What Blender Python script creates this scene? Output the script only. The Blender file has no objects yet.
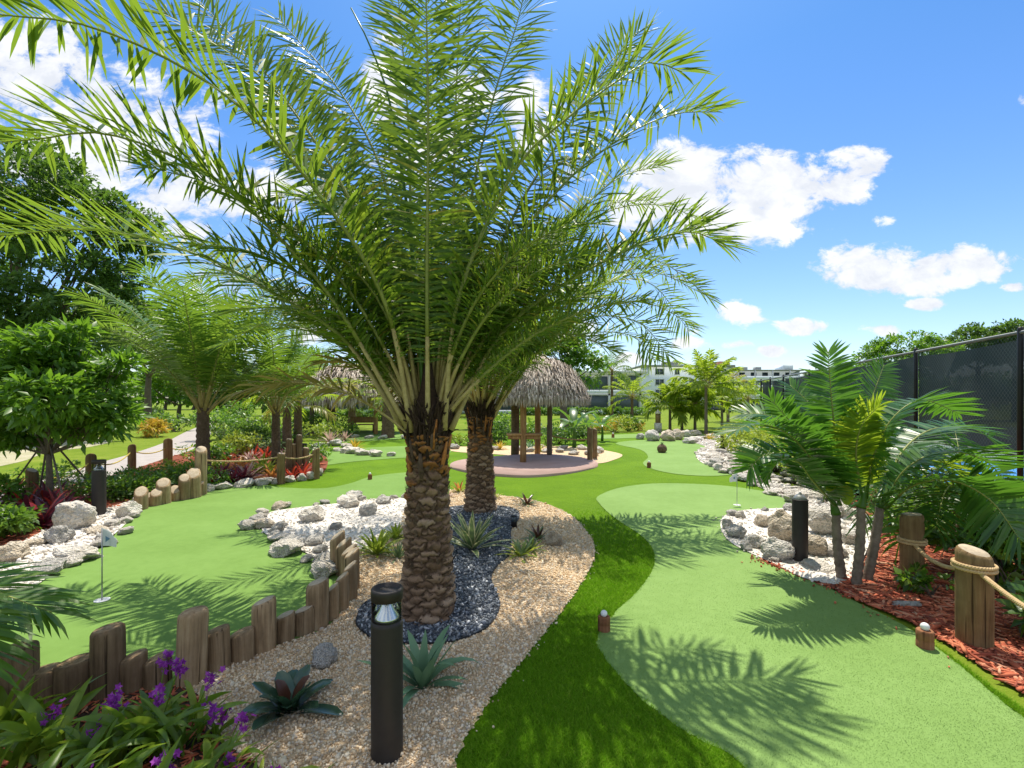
import bpy, math, numpy as np
from mathutils import Vector, noise as mnoise
SC = bpy.context.scene
COL = SC.collection
R = math.radians
F, HY, H = 483.0, 400.0, 1.9          # focal length in pixels, horizon row, eye height of the surveyed photograph
rng = np.random.default_rng(7)

def P(px, py, z=0.0):
    d = F*(H-z)/(py-HY)
    return np.array([(px-512)/F*d, d, z])
def A(px, py, d):
    return np.array([(px-512)/F*d, d, H+(HY-py)/F*d])

# ------------------------------------------------------------------ mesh building
class MB:
    def __init__(s): s.v=[]; s.n=0; s.f=[]
    def add(s, V, faces, mat=0):
        V=np.asarray(V,float).reshape(-1,3)
        for Fc in faces:
            Fc=np.asarray(Fc,int)
            if Fc.ndim==1: Fc=Fc[None]
            if len(Fc): s.f.append((Fc+s.n, mat))
        s.v.append(V); s.n+=len(V)
    def build(s, name, mats, parent=None, org=None, loc=None, smooth=False):
        V=np.concatenate(s.v) if s.v else np.zeros((0,3))
        if org is not None: V=V-np.asarray(org)
        me=bpy.data.meshes.new(name)
        me.vertices.add(len(V)); me.vertices.foreach_set('co', V.astype(np.float32).ravel())
        li=np.concatenate([f.ravel() for f,_ in s.f]); 
        tot=np.concatenate([np.full(len(f), f.shape[1]) for f,_ in s.f])
        mi=np.concatenate([np.full(len(f), m) for f,m in s.f])
        st=np.concatenate([[0],np.cumsum(tot)[:-1]])
        me.loops.add(len(li)); me.loops.foreach_set('vertex_index', li.astype(np.int32))
        me.polygons.add(len(tot)); me.polygons.foreach_set('loop_start', st.astype(np.int32))
        me.polygons.foreach_set('material_index', mi.astype(np.int32))
        if smooth: me.polygons.foreach_set('use_smooth', np.ones(len(tot),bool))
        me.update(calc_edges=True); me.validate()
        for m in (mats if isinstance(mats,(list,tuple)) else [mats]): me.materials.append(m)
        o=bpy.data.objects.new(name, me); COL.objects.link(o)
        if parent is not None: o.parent=parent
        if loc is not None: o.location=loc
        return o

def tag(o, label, cat, group=None):
    o['label']=label; o['category']=cat
    if group: o['group']=group
    return o
def thing(name, label, cat, loc=(0,0,0), group=None, rz=0):
    o=bpy.data.objects.new(name, None); COL.objects.link(o); o.location=loc; o.rotation_euler=(0,0,rz)
    o.empty_display_size=.1
    return tag(o,label,cat,group)
def copy_tree(o, loc, label, rz=0, sc=1.0, group=None):
    c=o.copy(); COL.objects.link(c); c.location=loc; c.rotation_euler=(0,0,rz); c.scale=(sc,sc,sc); c['label']=label
    if group: c['group']=group
    for ch in list(o.children):
        k=ch.copy(); COL.objects.link(k); k.parent=c
        for g in list(ch.children):
            q=g.copy(); COL.objects.link(q); q.parent=k
    return c

def unit(v):
    v=np.asarray(v,float); return v/np.maximum(np.linalg.norm(v,axis=-1,keepdims=True),1e-9)

def spline(pts, n, closed=False):
    """Catmull-Rom, resampled evenly by arc length."""
    p=np.asarray(pts,float)
    if closed: q=np.vstack([p[-1],p,p[0],p[1]])
    else: q=np.vstack([2*p[0]-p[1],p,2*p[-1]-p[-2]])
    out=[]
    t=np.linspace(0,1,13)[:-1][:,None]
    for i in range(len(q)-3):
        a,b,c,d=q[i:i+4]
        out.append(.5*((2*b)+(-a+c)*t+(2*a-5*b+4*c-d)*t*t+(-a+3*b-3*c+d)*t**3))
    out=np.vstack(out+[q[-2][None]])
    L=np.concatenate([[0],np.cumsum(np.linalg.norm(np.diff(out,axis=0),axis=1))])
    s=np.linspace(0,L[-1],n+(1 if closed else 0))
    r=np.stack([np.interp(s,L,out[:,k]) for k in range(p.shape[1])],1)
    return r[:-1] if closed else r

def tube(mb, pts, rad, sides=8, mat=0, cap=True, flat=1.0):
    p=np.asarray(pts,float); n=len(p); rad=np.broadcast_to(rad,(n,))
    T=np.gradient(p,axis=0) if n>2 else np.repeat((p[1]-p[0])[None],n,0)
    T=unit(T); ref=np.array([0,0,1.]) if abs(T[:,2]).mean()<.9 else np.array([1.,0,0])
    S=unit(np.cross(T,ref)); N=np.cross(S,T)
    a=np.arange(sides)/sides*2*np.pi
    V=p[:,None]+rad[:,None,None]*(np.cos(a)[None,:,None]*S[:,None]+flat*np.sin(a)[None,:,None]*N[:,None])
    i=np.arange(n-1)[:,None]*sides; j=np.arange(sides)[None]; k=(j+1)%sides
    Fq=np.stack([i+j,i+k,i+sides+k,i+sides+j],-1).reshape(-1,4)
    fs=[Fq]
    if cap: fs+= [np.arange(sides)[::-1], (n-1)*sides+np.arange(sides)]
    mb.add(V.reshape(-1,3),fs,mat)

def lathe(mb, prof, n=24, c=(0,0,0), mat=0, cap=True):
    pr=np.asarray(prof,float); a=np.arange(n)/n*2*np.pi
    V=np.stack([pr[:,0,None]*np.cos(a),pr[:,0,None]*np.sin(a),np.repeat(pr[:,1,None],n,1)],-1)+np.asarray(c)
    m=len(pr); i=np.arange(m-1)[:,None]*n; j=np.arange(n)[None]; k=(j+1)%n
    fs=[np.stack([i+j,i+k,i+n+k,i+n+j],-1).reshape(-1,4)]
    if cap: fs+=[np.arange(n)[::-1],(m-1)*n+np.arange(n)]
    mb.add(V.reshape(-1,3),fs,mat)

BOXF=np.array([[0,3,2,1],[4,5,6,7],[0,1,5,4],[1,2,6,5],[2,3,7,6],[3,0,4,7]])
def box(mb, c, s, rz=0, mat=0):
    x,y,z=np.asarray(s,float)/2
    V=np.array([[-x,-y,-z],[x,-y,-z],[x,y,-z],[-x,y,-z],[-x,-y,z],[x,-y,z],[x,y,z],[-x,y,z]])
    cz,sz=math.cos(rz),math.sin(rz); M=np.array([[cz,-sz,0],[sz,cz,0],[0,0,1]])
    mb.add(V@M.T+np.asarray(c),[BOXF],mat)

def ico(sub):
    t=(1+5**.5)/2
    v=[(-1,t,0),(1,t,0),(-1,-t,0),(1,-t,0),(0,-1,t),(0,1,t),(0,-1,-t),(0,1,-t),(t,0,-1),(t,0,1),(-t,0,-1),(-t,0,1)]
    f=[(0,11,5),(0,5,1),(0,1,7),(0,7,10),(0,10,11),(1,5,9),(5,11,4),(11,10,2),(10,7,6),(7,1,8),(3,9,4),(3,4,2),(3,2,6),(3,6,8),(3,8,9),(4,9,5),(2,4,11),(6,2,10),(8,6,7),(9,8,1)]
    v=[np.array(x)/np.linalg.norm(x) for x in v]
    for _ in range(sub):
        c={}; nf=[]
        def mid(a,b):
            k=(min(a,b),max(a,b))
            if k not in c:
                m=v[a]+v[b]; v.append(m/np.linalg.norm(m)); c[k]=len(v)-1
            return c[k]
        for a,b,d in f:
            x,y,z=mid(a,b),mid(b,d),mid(d,a); nf+=[(a,x,z),(b,y,x),(d,z,y),(x,y,z)]
        f=nf
    return np.array(v),np.array(f)
ICO0=ico(0)

def rotmats(n, r):
    q=unit(r.normal(size=(n,4))); w,x,y,z=q.T
    return np.stack([np.stack([1-2*(y*y+z*z),2*(x*y-z*w),2*(x*z+y*w)],-1),np.stack([2*(x*y+z*w),1-2*(x*x+z*z),2*(y*z-x*w)],-1),np.stack([2*(x*z-y*w),2*(y*z+x*w),1-2*(x*x+y*y)],-1)],1)

def inside(pt, poly):
    x,y=pt[:,0],pt[:,1]; res=np.zeros(len(pt),bool); n=len(poly)
    for i in range(n):
        x1,y1=poly[i][:2]; x2,y2=poly[(i+1)%n][:2]
        c=((y1>y)!=(y2>y))
        with np.errstate(divide='ignore',invalid='ignore'):
            res^= c&(x<(x2-x1)*(y-y1)/(y2-y1+1e-12)+x1)
    return res

# ------------------------------------------------------------------ materials
def newmat(name):
    m=bpy.data.materials.new(name); m.use_nodes=True
    nt=m.node_tree; b=nt.nodes['Principled BSDF']
    return m,nt,b
def lk(nt,a,b): nt.links.new(a,b)
def ramp(nt, fac, stops):
    r=nt.nodes.new('ShaderNodeValToRGB'); e=r.color_ramp.elements
    while len(e)<len(stops): e.new(.5)
    for k,(p,c) in enumerate(stops):
        e[k].position=p; e[k].color=(*c,1)
    lk(nt,fac,r.inputs[0]); return r.outputs[0]
def noisen(nt, scale, detail=4, rough=.6, coord='Object', dist=0):
    tc=nt.nodes.new('ShaderNodeTexCoord'); n=nt.nodes.new('ShaderNodeTexNoise')
    n.inputs['Scale'].default_value=scale; n.inputs['Detail'].default_value=detail; n.inputs['Roughness'].default_value=rough
    n.inputs['Distortion'].default_value=dist
    lk(nt,tc.outputs[coord],n.inputs['Vector']); return n.outputs['Fac']
def mixc(nt,fac,a,b,mode='MIX'):
    m=nt.nodes.new('ShaderNodeMix'); m.data_type='RGBA'; m.blend_type=mode
    for s,val in ((m.inputs[0],fac),(m.inputs[6],a),(m.inputs[7],b)):
        if isinstance(val,(int,float)): s.default_value=val
        elif isinstance(val,(tuple,list)): s.default_value=(*val,1)
        else: lk(nt,val,s)
    return m.outputs[2]
def bumpn(nt,b,h,strength=.5,dist=.02):
    n=nt.nodes.new('ShaderNodeBump'); n.inputs['Strength'].default_value=strength; n.inputs['Distance'].default_value=dist
    lk(nt,h,n.inputs['Height']); lk(nt,n.outputs[0],b.inputs['Normal']); return n
def mapr(nt,v,a,b,c,d):
    m=nt.nodes.new('ShaderNodeMapRange'); 
    for k,x in zip((1,2,3,4),(a,b,c,d)): m.inputs[k].default_value=x
    lk(nt,v,m.inputs[0]); return m.outputs[0]

def surf(name, stops, scale=6, rough=.85, bump=.4, bdist=.01, fine=40, spec=.3, detail=6, fineamt=.5):
    """mottled surface: broad noise picks the colour, finer noise breaks it and drives the bump"""
    m,nt,b=newmat(name)
    n1=noisen(nt,scale,detail); n2=noisen(nt,fine,5,.7)
    f=mixc(nt,fineamt,n1,n2)
    c=ramp(nt,f,stops); lk(nt,c,b.inputs['Base Color'])
    b.inputs['Roughness'].default_value=rough; b.inputs['Specular IOR Level'].default_value=spec
    if bump: bumpn(nt,b,n2,bump,bdist)
    return m
def flat(name, col, rough=.5, metal=0, spec=.4):
    m,nt,b=newmat(name); n=noisen(nt,14,4)
    c=mixc(nt,mapr(nt,n,.3,.7,0,1),tuple(x*.85 for x in col),tuple(min(1,x*1.1) for x in col)); lk(nt,c,b.inputs['Base Color'])
    b.inputs['Roughness'].default_value=rough; b.inputs['Metallic'].default_value=metal; b.inputs['Specular IOR Level'].default_value=spec
    return m
def leafm(name, stops, trans, tfac=.35, rough=.42, spec=.45, patch=0):
    """foliage: each leaf its own tone, some light let through the blade"""
    m,nt,b=newmat(name)
    g=nt.nodes.new('ShaderNodeNewGeometry')
    f=g.outputs['Random Per Island']
    if patch:
        f=mixc(nt,.45,f,noisen(nt,patch,3))
    c=ramp(nt,f,stops); lk(nt,c,b.inputs['Base Color'])
    b.inputs['Roughness'].default_value=rough; b.inputs['Specular IOR Level'].default_value=spec
    t=nt.nodes.new('ShaderNodeBsdfTranslucent')
    lk(nt,mixc(nt,.55,c,trans),t.inputs['Color'])
    mx=nt.nodes.new('ShaderNodeMixShader'); mx.inputs[0].default_value=tfac
    lk(nt,b.outputs[0],mx.inputs[1]); lk(nt,t.outputs[0],mx.inputs[2])
    lk(nt,mx.outputs[0],nt.nodes['Material Output'].inputs['Surface'])
    return m
def bits(name, stops, rough=.85, spec=.3):
    """loose stones or chips: a colour per piece"""
    m,nt,b=newmat(name); g=nt.nodes.new('ShaderNodeNewGeometry')
    c=ramp(nt,g.outputs['Random Per Island'],stops)
    c=mixc(nt,mapr(nt,noisen(nt,60,4),.3,.7,0,.15),c,(.2,.15,.1)); lk(nt,c,b.inputs['Base Color'])
    b.inputs['Roughness'].default_value=rough; b.inputs['Specular IOR Level'].default_value=spec
    return m

M={}
# --- ground covers
def turfmat(name,c0,c1,c2,rough,bs,fine):
    m,nt,b=newmat(name)
    a=noisen(nt,.9,4); n=noisen(nt,fine,3,.7); v=noisen(nt,9,5,.7)
    f=mixc(nt,.42,mixc(nt,.4,a,v),n)
    lk(nt,ramp(nt,f,[(.36,c0),(.5,c1),(.64,c2)]),b.inputs['Base Color'])
    b.inputs['Roughness'].default_value=rough; b.inputs['Specular IOR Level'].default_value=.08
    bumpn(nt,b,n,bs,.012); return m
M['turf']=turfmat('fringe_turf',(.070,.150,.004),(.106,.208,.006),(.150,.268,.010),.8,.9,190)
M['green']=turfmat('putting_turf',(.150,.25,.062),(.185,.30,.083),(.225,.345,.108),.8,.25,420)
M['greenl']=turfmat('putting_turf_bright',(.125,.220,.046),(.157,.27,.062),(.195,.315,.083),.8,.25,420)
M['lawn']=turfmat('lawn_grass',(.095,.155,.012),(.145,.215,.016),(.25,.27,.05),.9,.9,60)
M['path']=surf('path_concrete',[(.35,(.30,.27,.25)),(.6,(.42,.38,.35))],3,.9,.2,.003)
M['pad']=surf('stained_concrete',[(.35,(.42,.27,.22)),(.6,(.54,.37,.31))],2,.75,.15,.003)
M['gravelbase']=surf('gravel_bed',[(.3,(.44,.31,.18)),(.5,(.62,.46,.28)),(.7,(.75,.59,.39))],25,.95,.9,.02,70)
M['sand']=surf('coral_sand',[(.3,(.50,.45,.38)),(.5,(.66,.61,.54)),(.7,(.76,.72,.66))],12,.95,.6,.012,90)
M['slatebase']=surf('slate_bed',[(.3,(.03,.04,.055)),(.6,(.09,.11,.14))],30,.8,.9,.02,80)
M['mulchbase']=surf('red_mulch_bed',[(.3,(.10,.025,.015)),(.55,(.26,.07,.035)),(.75,(.36,.13,.07))],20,.95,.9,.02,60)
M['soil']=surf('dark_soil',[(.3,(.035,.022,.015)),(.7,(.10,.06,.04))],15,.95,.9,.02,60)
M['apron']=surf('court_surround',[(.3,(.07,.11,.085)),(.7,(.12,.17,.13))],2,.8,.1,.003)
M['barepatch']=surf('bare_sandy_lawn',[(.38,(.22,.25,.07)),(.5,(.38,.35,.22)),(.65,(.48,.44,.32))],1.2,.95,.5,.02)
M['court']=surf('court_paint',[(.3,(.03,.19,.50)),(.7,(.045,.24,.58))],1,.7,.05,.002)
M['peb']=bits('tan_pebbles',[(0,(.46,.31,.17)),(.25,(.68,.49,.29)),(.5,(.79,.62,.40)),(.75,(.85,.74,.55)),(1,(.52,.44,.35))])
M['whitepeb']=bits('coral_pebbles',[(0,(.5,.45,.38)),(.5,(.68,.63,.56)),(1,(.8,.77,.72))])
M['chip']=bits('slate_chips',[(0,(.04,.05,.062)),(.45,(.10,.12,.145)),(.78,(.22,.25,.28)),(1,(.55,.57,.6))],.5,.5)
M['mulch']=bits('mulch_chips',[(0,(.18,.035,.02)),(.4,(.46,.10,.045)),(.8,(.58,.18,.085)),(1,(.6,.33,.2))])
# --- stone
def rockmat(name,c0,c1,c2):
    m,nt,b=newmat(name)
    tc=nt.nodes.new('ShaderNodeTexCoord'); gi=nt.nodes.new('ShaderNodeObjectInfo')
    ad=nt.nodes.new('ShaderNodeVectorMath'); ad.operation='ADD'; lk(nt,tc.outputs['Object'],ad.inputs[0]); lk(nt,gi.outputs['Location'],ad.inputs[1])
    def nz(s,d):
        n=nt.nodes.new('ShaderNodeTexNoise'); n.inputs['Scale'].default_value=s; n.inputs['Detail'].default_value=d; n.inputs['Roughness'].default_value=.65
        lk(nt,ad.outputs[0],n.inputs['Vector']); return n.outputs['Fac']
    a,bn=nz(1.6,6),nz(5.5,8)
    f=mixc(nt,.5,a,bn)
    c=ramp(nt,f,[(.34,c0),(.47,c1),(.62,c2)])
    vo=nt.nodes.new('ShaderNodeTexVoronoi'); vo.inputs['Scale'].default_value=7; lk(nt,ad.outputs[0],vo.inputs['Vector'])
    c=mixc(nt,mapr(nt,vo.outputs['Distance'],.0,.28,.6,0),c,tuple(x*.6 for x in c0))  # pits darkened in the colour, painted occlusion
    br=nt.nodes.new('ShaderNodeHueSaturation'); lk(nt,c,br.inputs['Color']); lk(nt,mapr(nt,gi.outputs['Random'],0,1,.86,1.1),br.inputs['Value'])
    lk(nt,br.outputs[0],b.inputs['Base Color']); b.inputs['Roughness'].default_value=.95; b.inputs['Specular IOR Level'].default_value=.2
    bumpn(nt,b,mixc(nt,.4,bn,vo.outputs['Distance']),1.0,.09); return m
M['lime']=rockmat('limestone',(.42,.37,.30),(.72,.66,.56),(.85,.80,.72))
M['limed']=rockmat('grey_coral_rock',(.34,.32,.29),(.58,.55,.49),(.77,.73,.66))
M['limet']=rockmat('tan_rock',(.38,.30,.21),(.64,.54,.40),(.80,.71,.58))
# --- timber
def wood(name,c0,c1,c2):
    m,nt,b=newmat(name)
    tc=nt.nodes.new('ShaderNodeTexCoord'); mp=nt.nodes.new('ShaderNodeMapping'); mp.inputs['Scale'].default_value=(26,26,1.6)
    oi=nt.nodes.new('ShaderNodeObjectInfo'); ad=nt.nodes.new('ShaderNodeVectorMath'); ad.operation='ADD'
    lk(nt,tc.outputs['Object'],ad.inputs[0]); lk(nt,oi.outputs['Location'],ad.inputs[1]); lk(nt,ad.outputs[0],mp.inputs[0])
    n=nt.nodes.new('ShaderNodeTexNoise'); n.inputs['Detail'].default_value=6; n.inputs['Roughness'].default_value=.65; n.inputs['Scale'].default_value=1; lk(nt,mp.outputs[0],n.inputs['Vector'])
    f=mixc(nt,.35,n.outputs['Fac'],noisen(nt,5,4))
    c=ramp(nt,f,[(.33,c0),(.5,c1),(.66,c2)])
    hs=nt.nodes.new('ShaderNodeHueSaturation'); lk(nt,c,hs.inputs['Color']); lk(nt,mapr(nt,oi.outputs['Random'],0,1,.75,1.2),hs.inputs['Value'])
    mp2=nt.nodes.new('ShaderNodeMapping'); mp2.inputs['Scale'].default_value=(38,38,.9); lk(nt,ad.outputs[0],mp2.inputs[0])
    k=nt.nodes.new('ShaderNodeTexNoise'); k.inputs['Detail'].default_value=3; k.inputs['Scale'].default_value=1; lk(nt,mp2.outputs[0],k.inputs['Vector'])
    ck=mapr(nt,k.outputs['Fac'],.30,.37,1,0)
    lk(nt,mixc(nt,ck,hs.outputs[0],tuple(x*.5 for x in c0)),b.inputs['Base Color']); b.inputs['Roughness'].default_value=.9; b.inputs['Specular IOR Level'].default_value=.15
    bumpn(nt,b,mixc(nt,mapr(nt,ck,0,1,0,.8),n.outputs['Fac'],(0,0,0)),.9,.012); return m
M['log']=wood('weathered_log',(.17,.112,.060),(.33,.228,.128),(.47,.35,.212))
M['logend']=surf('log_end_grain',[(.35,(.34,.27,.18)),(.6,(.52,.43,.31))],12,.9,.4,.004)
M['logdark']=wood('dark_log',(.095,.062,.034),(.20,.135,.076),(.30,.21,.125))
M['postw']=wood('tan_post',(.115,.07,.034),(.215,.14,.066),(.30,.21,.105))
M['cedar']=wood('orange_timber',(.26,.14,.06),(.42,.25,.11),(.52,.34,.17))
M['rope']=surf('manila_rope',[(.35,(.42,.28,.13)),(.65,(.62,.46,.25))],30,.9,.3,.003)
M['ropey']=flat('yellow_rope',(.55,.42,.08),.8)
M['bark']=surf('grey_bark',[(.3,(.09,.07,.05)),(.7,(.22,.18,.14))],6,.9,.9,.03,25)
M['palebark']=surf('pale_palm_bark',[(.3,(.11,.085,.06)),(.7,(.29,.235,.18))],6,.9,.7,.02,25)
M['brownbark']=surf('brown_palm_bark',[(.3,(.06,.04,.025)),(.5,(.15,.10,.065)),(.7,(.27,.19,.13))],8,.95,1,.04,22)
M['fibre']=surf('palm_fibre',[(.3,(.025,.016,.010)),(.6,(.075,.045,.026)),(.75,(.13,.08,.045))],12,.95,.9,.03,50)
M['petiole']=surf('petiole',[(.3,(.27,.21,.075)),(.5,(.42,.34,.13)),(.7,(.54,.45,.21))],5,.6,.2,.004)
M['rachis']=surf('rachis',[(.3,(.16,.20,.04)),(.7,(.30,.32,.08))],5,.5,.2,.004)
M['boot']=surf('orange_boot',[(.3,(.22,.08,.02)),(.5,(.42,.17,.04)),(.7,(.52,.27,.09))],9,.85,.5,.01)
M['thatch']=bits('thatch_straw',[(0,(.19,.15,.115)),(.35,(.36,.30,.235)),(.7,(.53,.455,.37)),(1,(.66,.59,.50))],.95,.15)
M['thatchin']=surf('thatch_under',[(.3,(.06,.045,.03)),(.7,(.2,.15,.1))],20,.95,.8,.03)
# --- metal, plastic, paint
M['bronze']=flat('bronze_paint',(.032,.027,.024),.55,.0,.3)
M['black']=flat('black_metal',(.012,.012,.013),.5)
M['grey']=flat('grey_metal',(.38,.39,.40),.4,.6)
M['wire']=flat('dark_coated_wire',(.11,.13,.13),.55)
M['galv']=flat('galvanised',(.20,.215,.22),.55,.5)
M['white']=flat('white_paint',(.75,.76,.76),.5)
M['flag']=leafm('flag_cloth',[(0,(.6,.64,.66)),(1,(.7,.72,.74))],(.8,.82,.85),.4,.8,.1)
M['flagblue']=flat('blue_print',(.12,.22,.36),.8)
def clearm():
    m,nt,b=newmat('clear_lens'); t=nt.nodes.new('ShaderNodeBsdfTransparent'); t.inputs[0].default_value=(.93,.95,.95,1)
    g=nt.nodes.new('ShaderNodeBsdfGlossy'); g.inputs['Roughness'].default_value=.05
    fr=nt.nodes.new('ShaderNodeFresnel'); fr.inputs[0].default_value=1.4
    mx=nt.nodes.new('ShaderNodeMixShader'); lk(nt,fr.outputs[0],mx.inputs[0]); lk(nt,t.outputs[0],mx.inputs[1]); lk(nt,g.outputs[0],mx.inputs[2])
    lk(nt,mx.outputs[0],nt.nodes['Material Output'].inputs['Surface']); return m
M['lens']=clearm()
M['reflector']=flat('brushed_reflector',(.72,.74,.76),.25,.9)
def screenm():
    m,nt,b=newmat('windscreen_mesh')
    n=noisen(nt,1.3,5,.6); lk(nt,ramp(nt,n,[(.3,(.014,.028,.032)),(.7,(.032,.054,.060))]),b.inputs['Base Color']); b.inputs['Roughness'].default_value=.75
    t=nt.nodes.new('ShaderNodeBsdfTransparent'); mx=nt.nodes.new('ShaderNodeMixShader')
    lk(nt,mapr(nt,noisen(nt,.5,3),.3,.7,.015,.06),mx.inputs[0]); lk(nt,b.outputs[0],mx.inputs[1]); lk(nt,t.outputs[0],mx.inputs[2])
    lk(nt,mx.outputs[0],nt.nodes['Material Output'].inputs['Surface']); return m
M['screen']=screenm()
M['wallblue']=surf('pale_blue_wall',[(.35,(.72,.79,.82)),(.65,(.78,.84,.86))],.6,.9,0)
M['wallgrey']=surf('grey_blue_wall',[(.35,(.42,.50,.56)),(.65,(.50,.58,.63))],.6,.9,0)
M['trim']=flat('cream_trim',(.66,.68,.66),.7)
M['brick']=surf('brown_brick',[(.35,(.24,.11,.07)),(.65,(.36,.18,.11))],4,.9,.1)
M['rooft']=surf('flat_roof_edge',[(.3,(.24,.26,.25)),(.7,(.36,.38,.36))],2,.9,0)
M['glass']=flat('window_glass',(.05,.075,.095),.12,0,.6)
M['insect']=flat('porch_screen',(.09,.12,.135),.6)
M['carw']=flat('car_paint_pale',(.62,.66,.70),.25,.1,.6)
M['card']=flat('car_paint_dark',(.05,.055,.065),.25,.1,.6)
M['tyre']=flat('tyre_rubber',(.02,.02,.02),.9)
M['lamp']=flat('lamp_lens',(.7,.68,.6),.15)
# --- leaves
M['date']=leafm('date_leaflet',[(0,(.038,.095,.013)),(.4,(.07,.145,.018)),(.8,(.115,.195,.022)),(.95,(.20,.235,.025)),(1,(.42,.30,.04))],(.43,.64,.05),.42,.45,.35)
M['dateold']=leafm('old_date_leaflet',[(0,(.12,.14,.03)),(.5,(.24,.21,.05)),(1,(.42,.27,.08))],(.6,.5,.1),.4,.5,.3)
M['coco']=leafm('coconut_leaflet',[(0,(.04,.115,.014)),(.6,(.08,.18,.02)),(1,(.17,.25,.03))],(.38,.60,.05),.38,.42,.4)
M['cocoy']=leafm('yellowing_leaflet',[(0,(.10,.12,.02)),(.6,(.21,.21,.03)),(1,(.34,.28,.06))],(.65,.6,.1),.42,.4,.4)
M['adon']=leafm('glossy_palm_leaflet',[(0,(.022,.085,.014)),(.6,(.046,.14,.018)),(1,(.09,.19,.025))],(.26,.60,.04),.37,.36,.5)
M['bright']=leafm('bright_palm_leaflet',[(0,(.10,.18,.015)),(.6,(.18,.28,.02)),(1,(.32,.36,.03))],(.6,.78,.05),.54,.45,.35)
M['darktree']=leafm('dark_tree_leaf',[(0,(.028,.068,.014)),(.6,(.055,.12,.018)),(1,(.10,.18,.03))],(.28,.52,.05),.34,.5,.35,.25)
M['midtree']=leafm('mid_tree_leaf',[(0,(.04,.11,.012)),(.6,(.085,.185,.016)),(1,(.16,.26,.02))],(.36,.68,.04),.40,.42,.45,.6)
M['shrub']=leafm('shrub_leaf',[(0,(.03,.09,.012)),(.6,(.07,.155,.016)),(1,(.14,.23,.025))],(.34,.62,.04),.36,.4,.5)
M['limeleaf']=leafm('lime_leaf',[(0,(.13,.20,.015)),(.6,(.25,.33,.02)),(1,(.42,.43,.04))],(.55,.7,.08),.38,.45,.35)
M['yellowleaf']=leafm('golden_leaf',[(0,(.26,.22,.02)),(.6,(.46,.33,.03)),(1,(.55,.26,.03))],(.8,.6,.06),.35,.5,.3)
M['redleaf']=leafm('red_leaf',[(0,(.16,.012,.014)),(.6,(.34,.03,.022)),(1,(.46,.09,.03))],(.8,.1,.05),.35,.42,.4)
M['orangeleaf']=leafm('orange_leaf',[(0,(.34,.09,.025)),(.6,(.48,.17,.045)),(1,(.5,.3,.07))],(.85,.35,.08),.35,.45,.35)
M['wineleaf']=leafm('wine_leaf',[(0,(.025,.008,.012)),(.6,(.075,.015,.025)),(1,(.22,.04,.06))],(.5,.06,.1),.3,.35,.55)
M['pinkleaf']=leafm('cream_pink_leaf',[(0,(.42,.30,.22)),(.5,(.5,.40,.33)),(1,(.36,.12,.1))],(.8,.6,.5),.3,.45,.3)
M['bluegreen']=leafm('blue_agave_leaf',[(0,(.10,.20,.105)),(1,(.17,.29,.15))],(.3,.5,.3),.15,.5,.35)
M['agave']=leafm('agave_leaf',[(0,(.09,.15,.06)),(1,(.15,.21,.09))],(.35,.5,.15),.15,.45,.4)
M['cream']=leafm('cream_leaf_edge',[(0,(.48,.48,.22)),(1,(.58,.56,.32))],(.7,.7,.3),.2,.5,.3)
M['darkbrom']=leafm('dark_bromeliad_leaf',[(0,(.025,.06,.034)),(1,(.06,.115,.06))],(.1,.25,.1),.15,.25,.7)
M['brownbrom']=leafm('brown_bromeliad_leaf',[(0,(.06,.022,.012)),(1,(.12,.045,.02))],(.3,.1,.04),.15,.3,.6)
M['orchid']=leafm('orchid_leaf',[(0,(.06,.13,.01)),(.6,(.13,.23,.016)),(1,(.25,.32,.025))],(.48,.66,.06),.38,.38,.45)
M['purple']=leafm('purple_petal',[(0,(.18,.02,.21)),(.6,(.30,.04,.34)),(1,(.45,.11,.50))],(.5,.1,.7),.35,.6,.2)
M['banana']=leafm('banana_leaf',[(0,(.03,.085,.018)),(1,(.07,.15,.028))],(.3,.58,.06),.35,.35,.5)
# ------------------------------------------------------------------ camera, sky, sun
cam=bpy.data.cameras.new('camera'); co=bpy.data.objects.new('camera',cam); COL.objects.link(co); SC.camera=co
co.location=(0,0,H); co.rotation_euler=(R(90),0,0); cam.sensor_width=36; cam.lens=F/1024*36
cam.shift_y=(HY-384)/1024; cam.clip_end=1500; cam.clip_start=.05
SX,SY=-.06,-.44                                  # ground shift of a shadow per metre of height
sd=unit(np.array([-SX,-SY,1.0]))                # towards the sun
elev=math.asin(sd[2]); azim=math.atan2(sd[0],sd[1])
sun=bpy.data.lights.new('sun','SUN'); so=bpy.data.objects.new('sun',sun); COL.objects.link(so)
sun.energy=4.2; sun.angle=R(.5); sun.color=(1,.925,.80)
so.rotation_euler=Vector(sd).to_track_quat('Z','Y').to_euler(); so.location=(0,20,40)
SC.view_settings.view_transform='Standard'; SC.view_settings.look='None'; SC.view_settings.gamma=1; SC.view_settings.exposure=.66
SC.view_settings.use_curve_mapping=False
w=bpy.data.worlds.new('World'); SC.world=w; w.use_nodes=True; nt=w.node_tree
bg=nt.nodes['Background']; bg.inputs['Strength'].default_value=.145
sky=nt.nodes.new('ShaderNodeTexSky'); sky.sky_type='NISHITA'; sky.sun_disc=False; sky.sun_elevation=elev; sky.sun_rotation=azim
sky.air_density=1.0; sky.dust_density=.8; sky.ozone_density=2.6
hs=nt.nodes.new('ShaderNodeHueSaturation'); hs.inputs['Saturation'].default_value=1.14; hs.inputs['Value'].default_value=1.0
lk(nt,sky.outputs[0],hs.inputs['Color'])
tc=nt.nodes.new('ShaderNodeTexCoord'); sx=nt.nodes.new('ShaderNodeSeparateXYZ'); lk(nt,tc.outputs['Generated'],sx.inputs[0])
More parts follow.
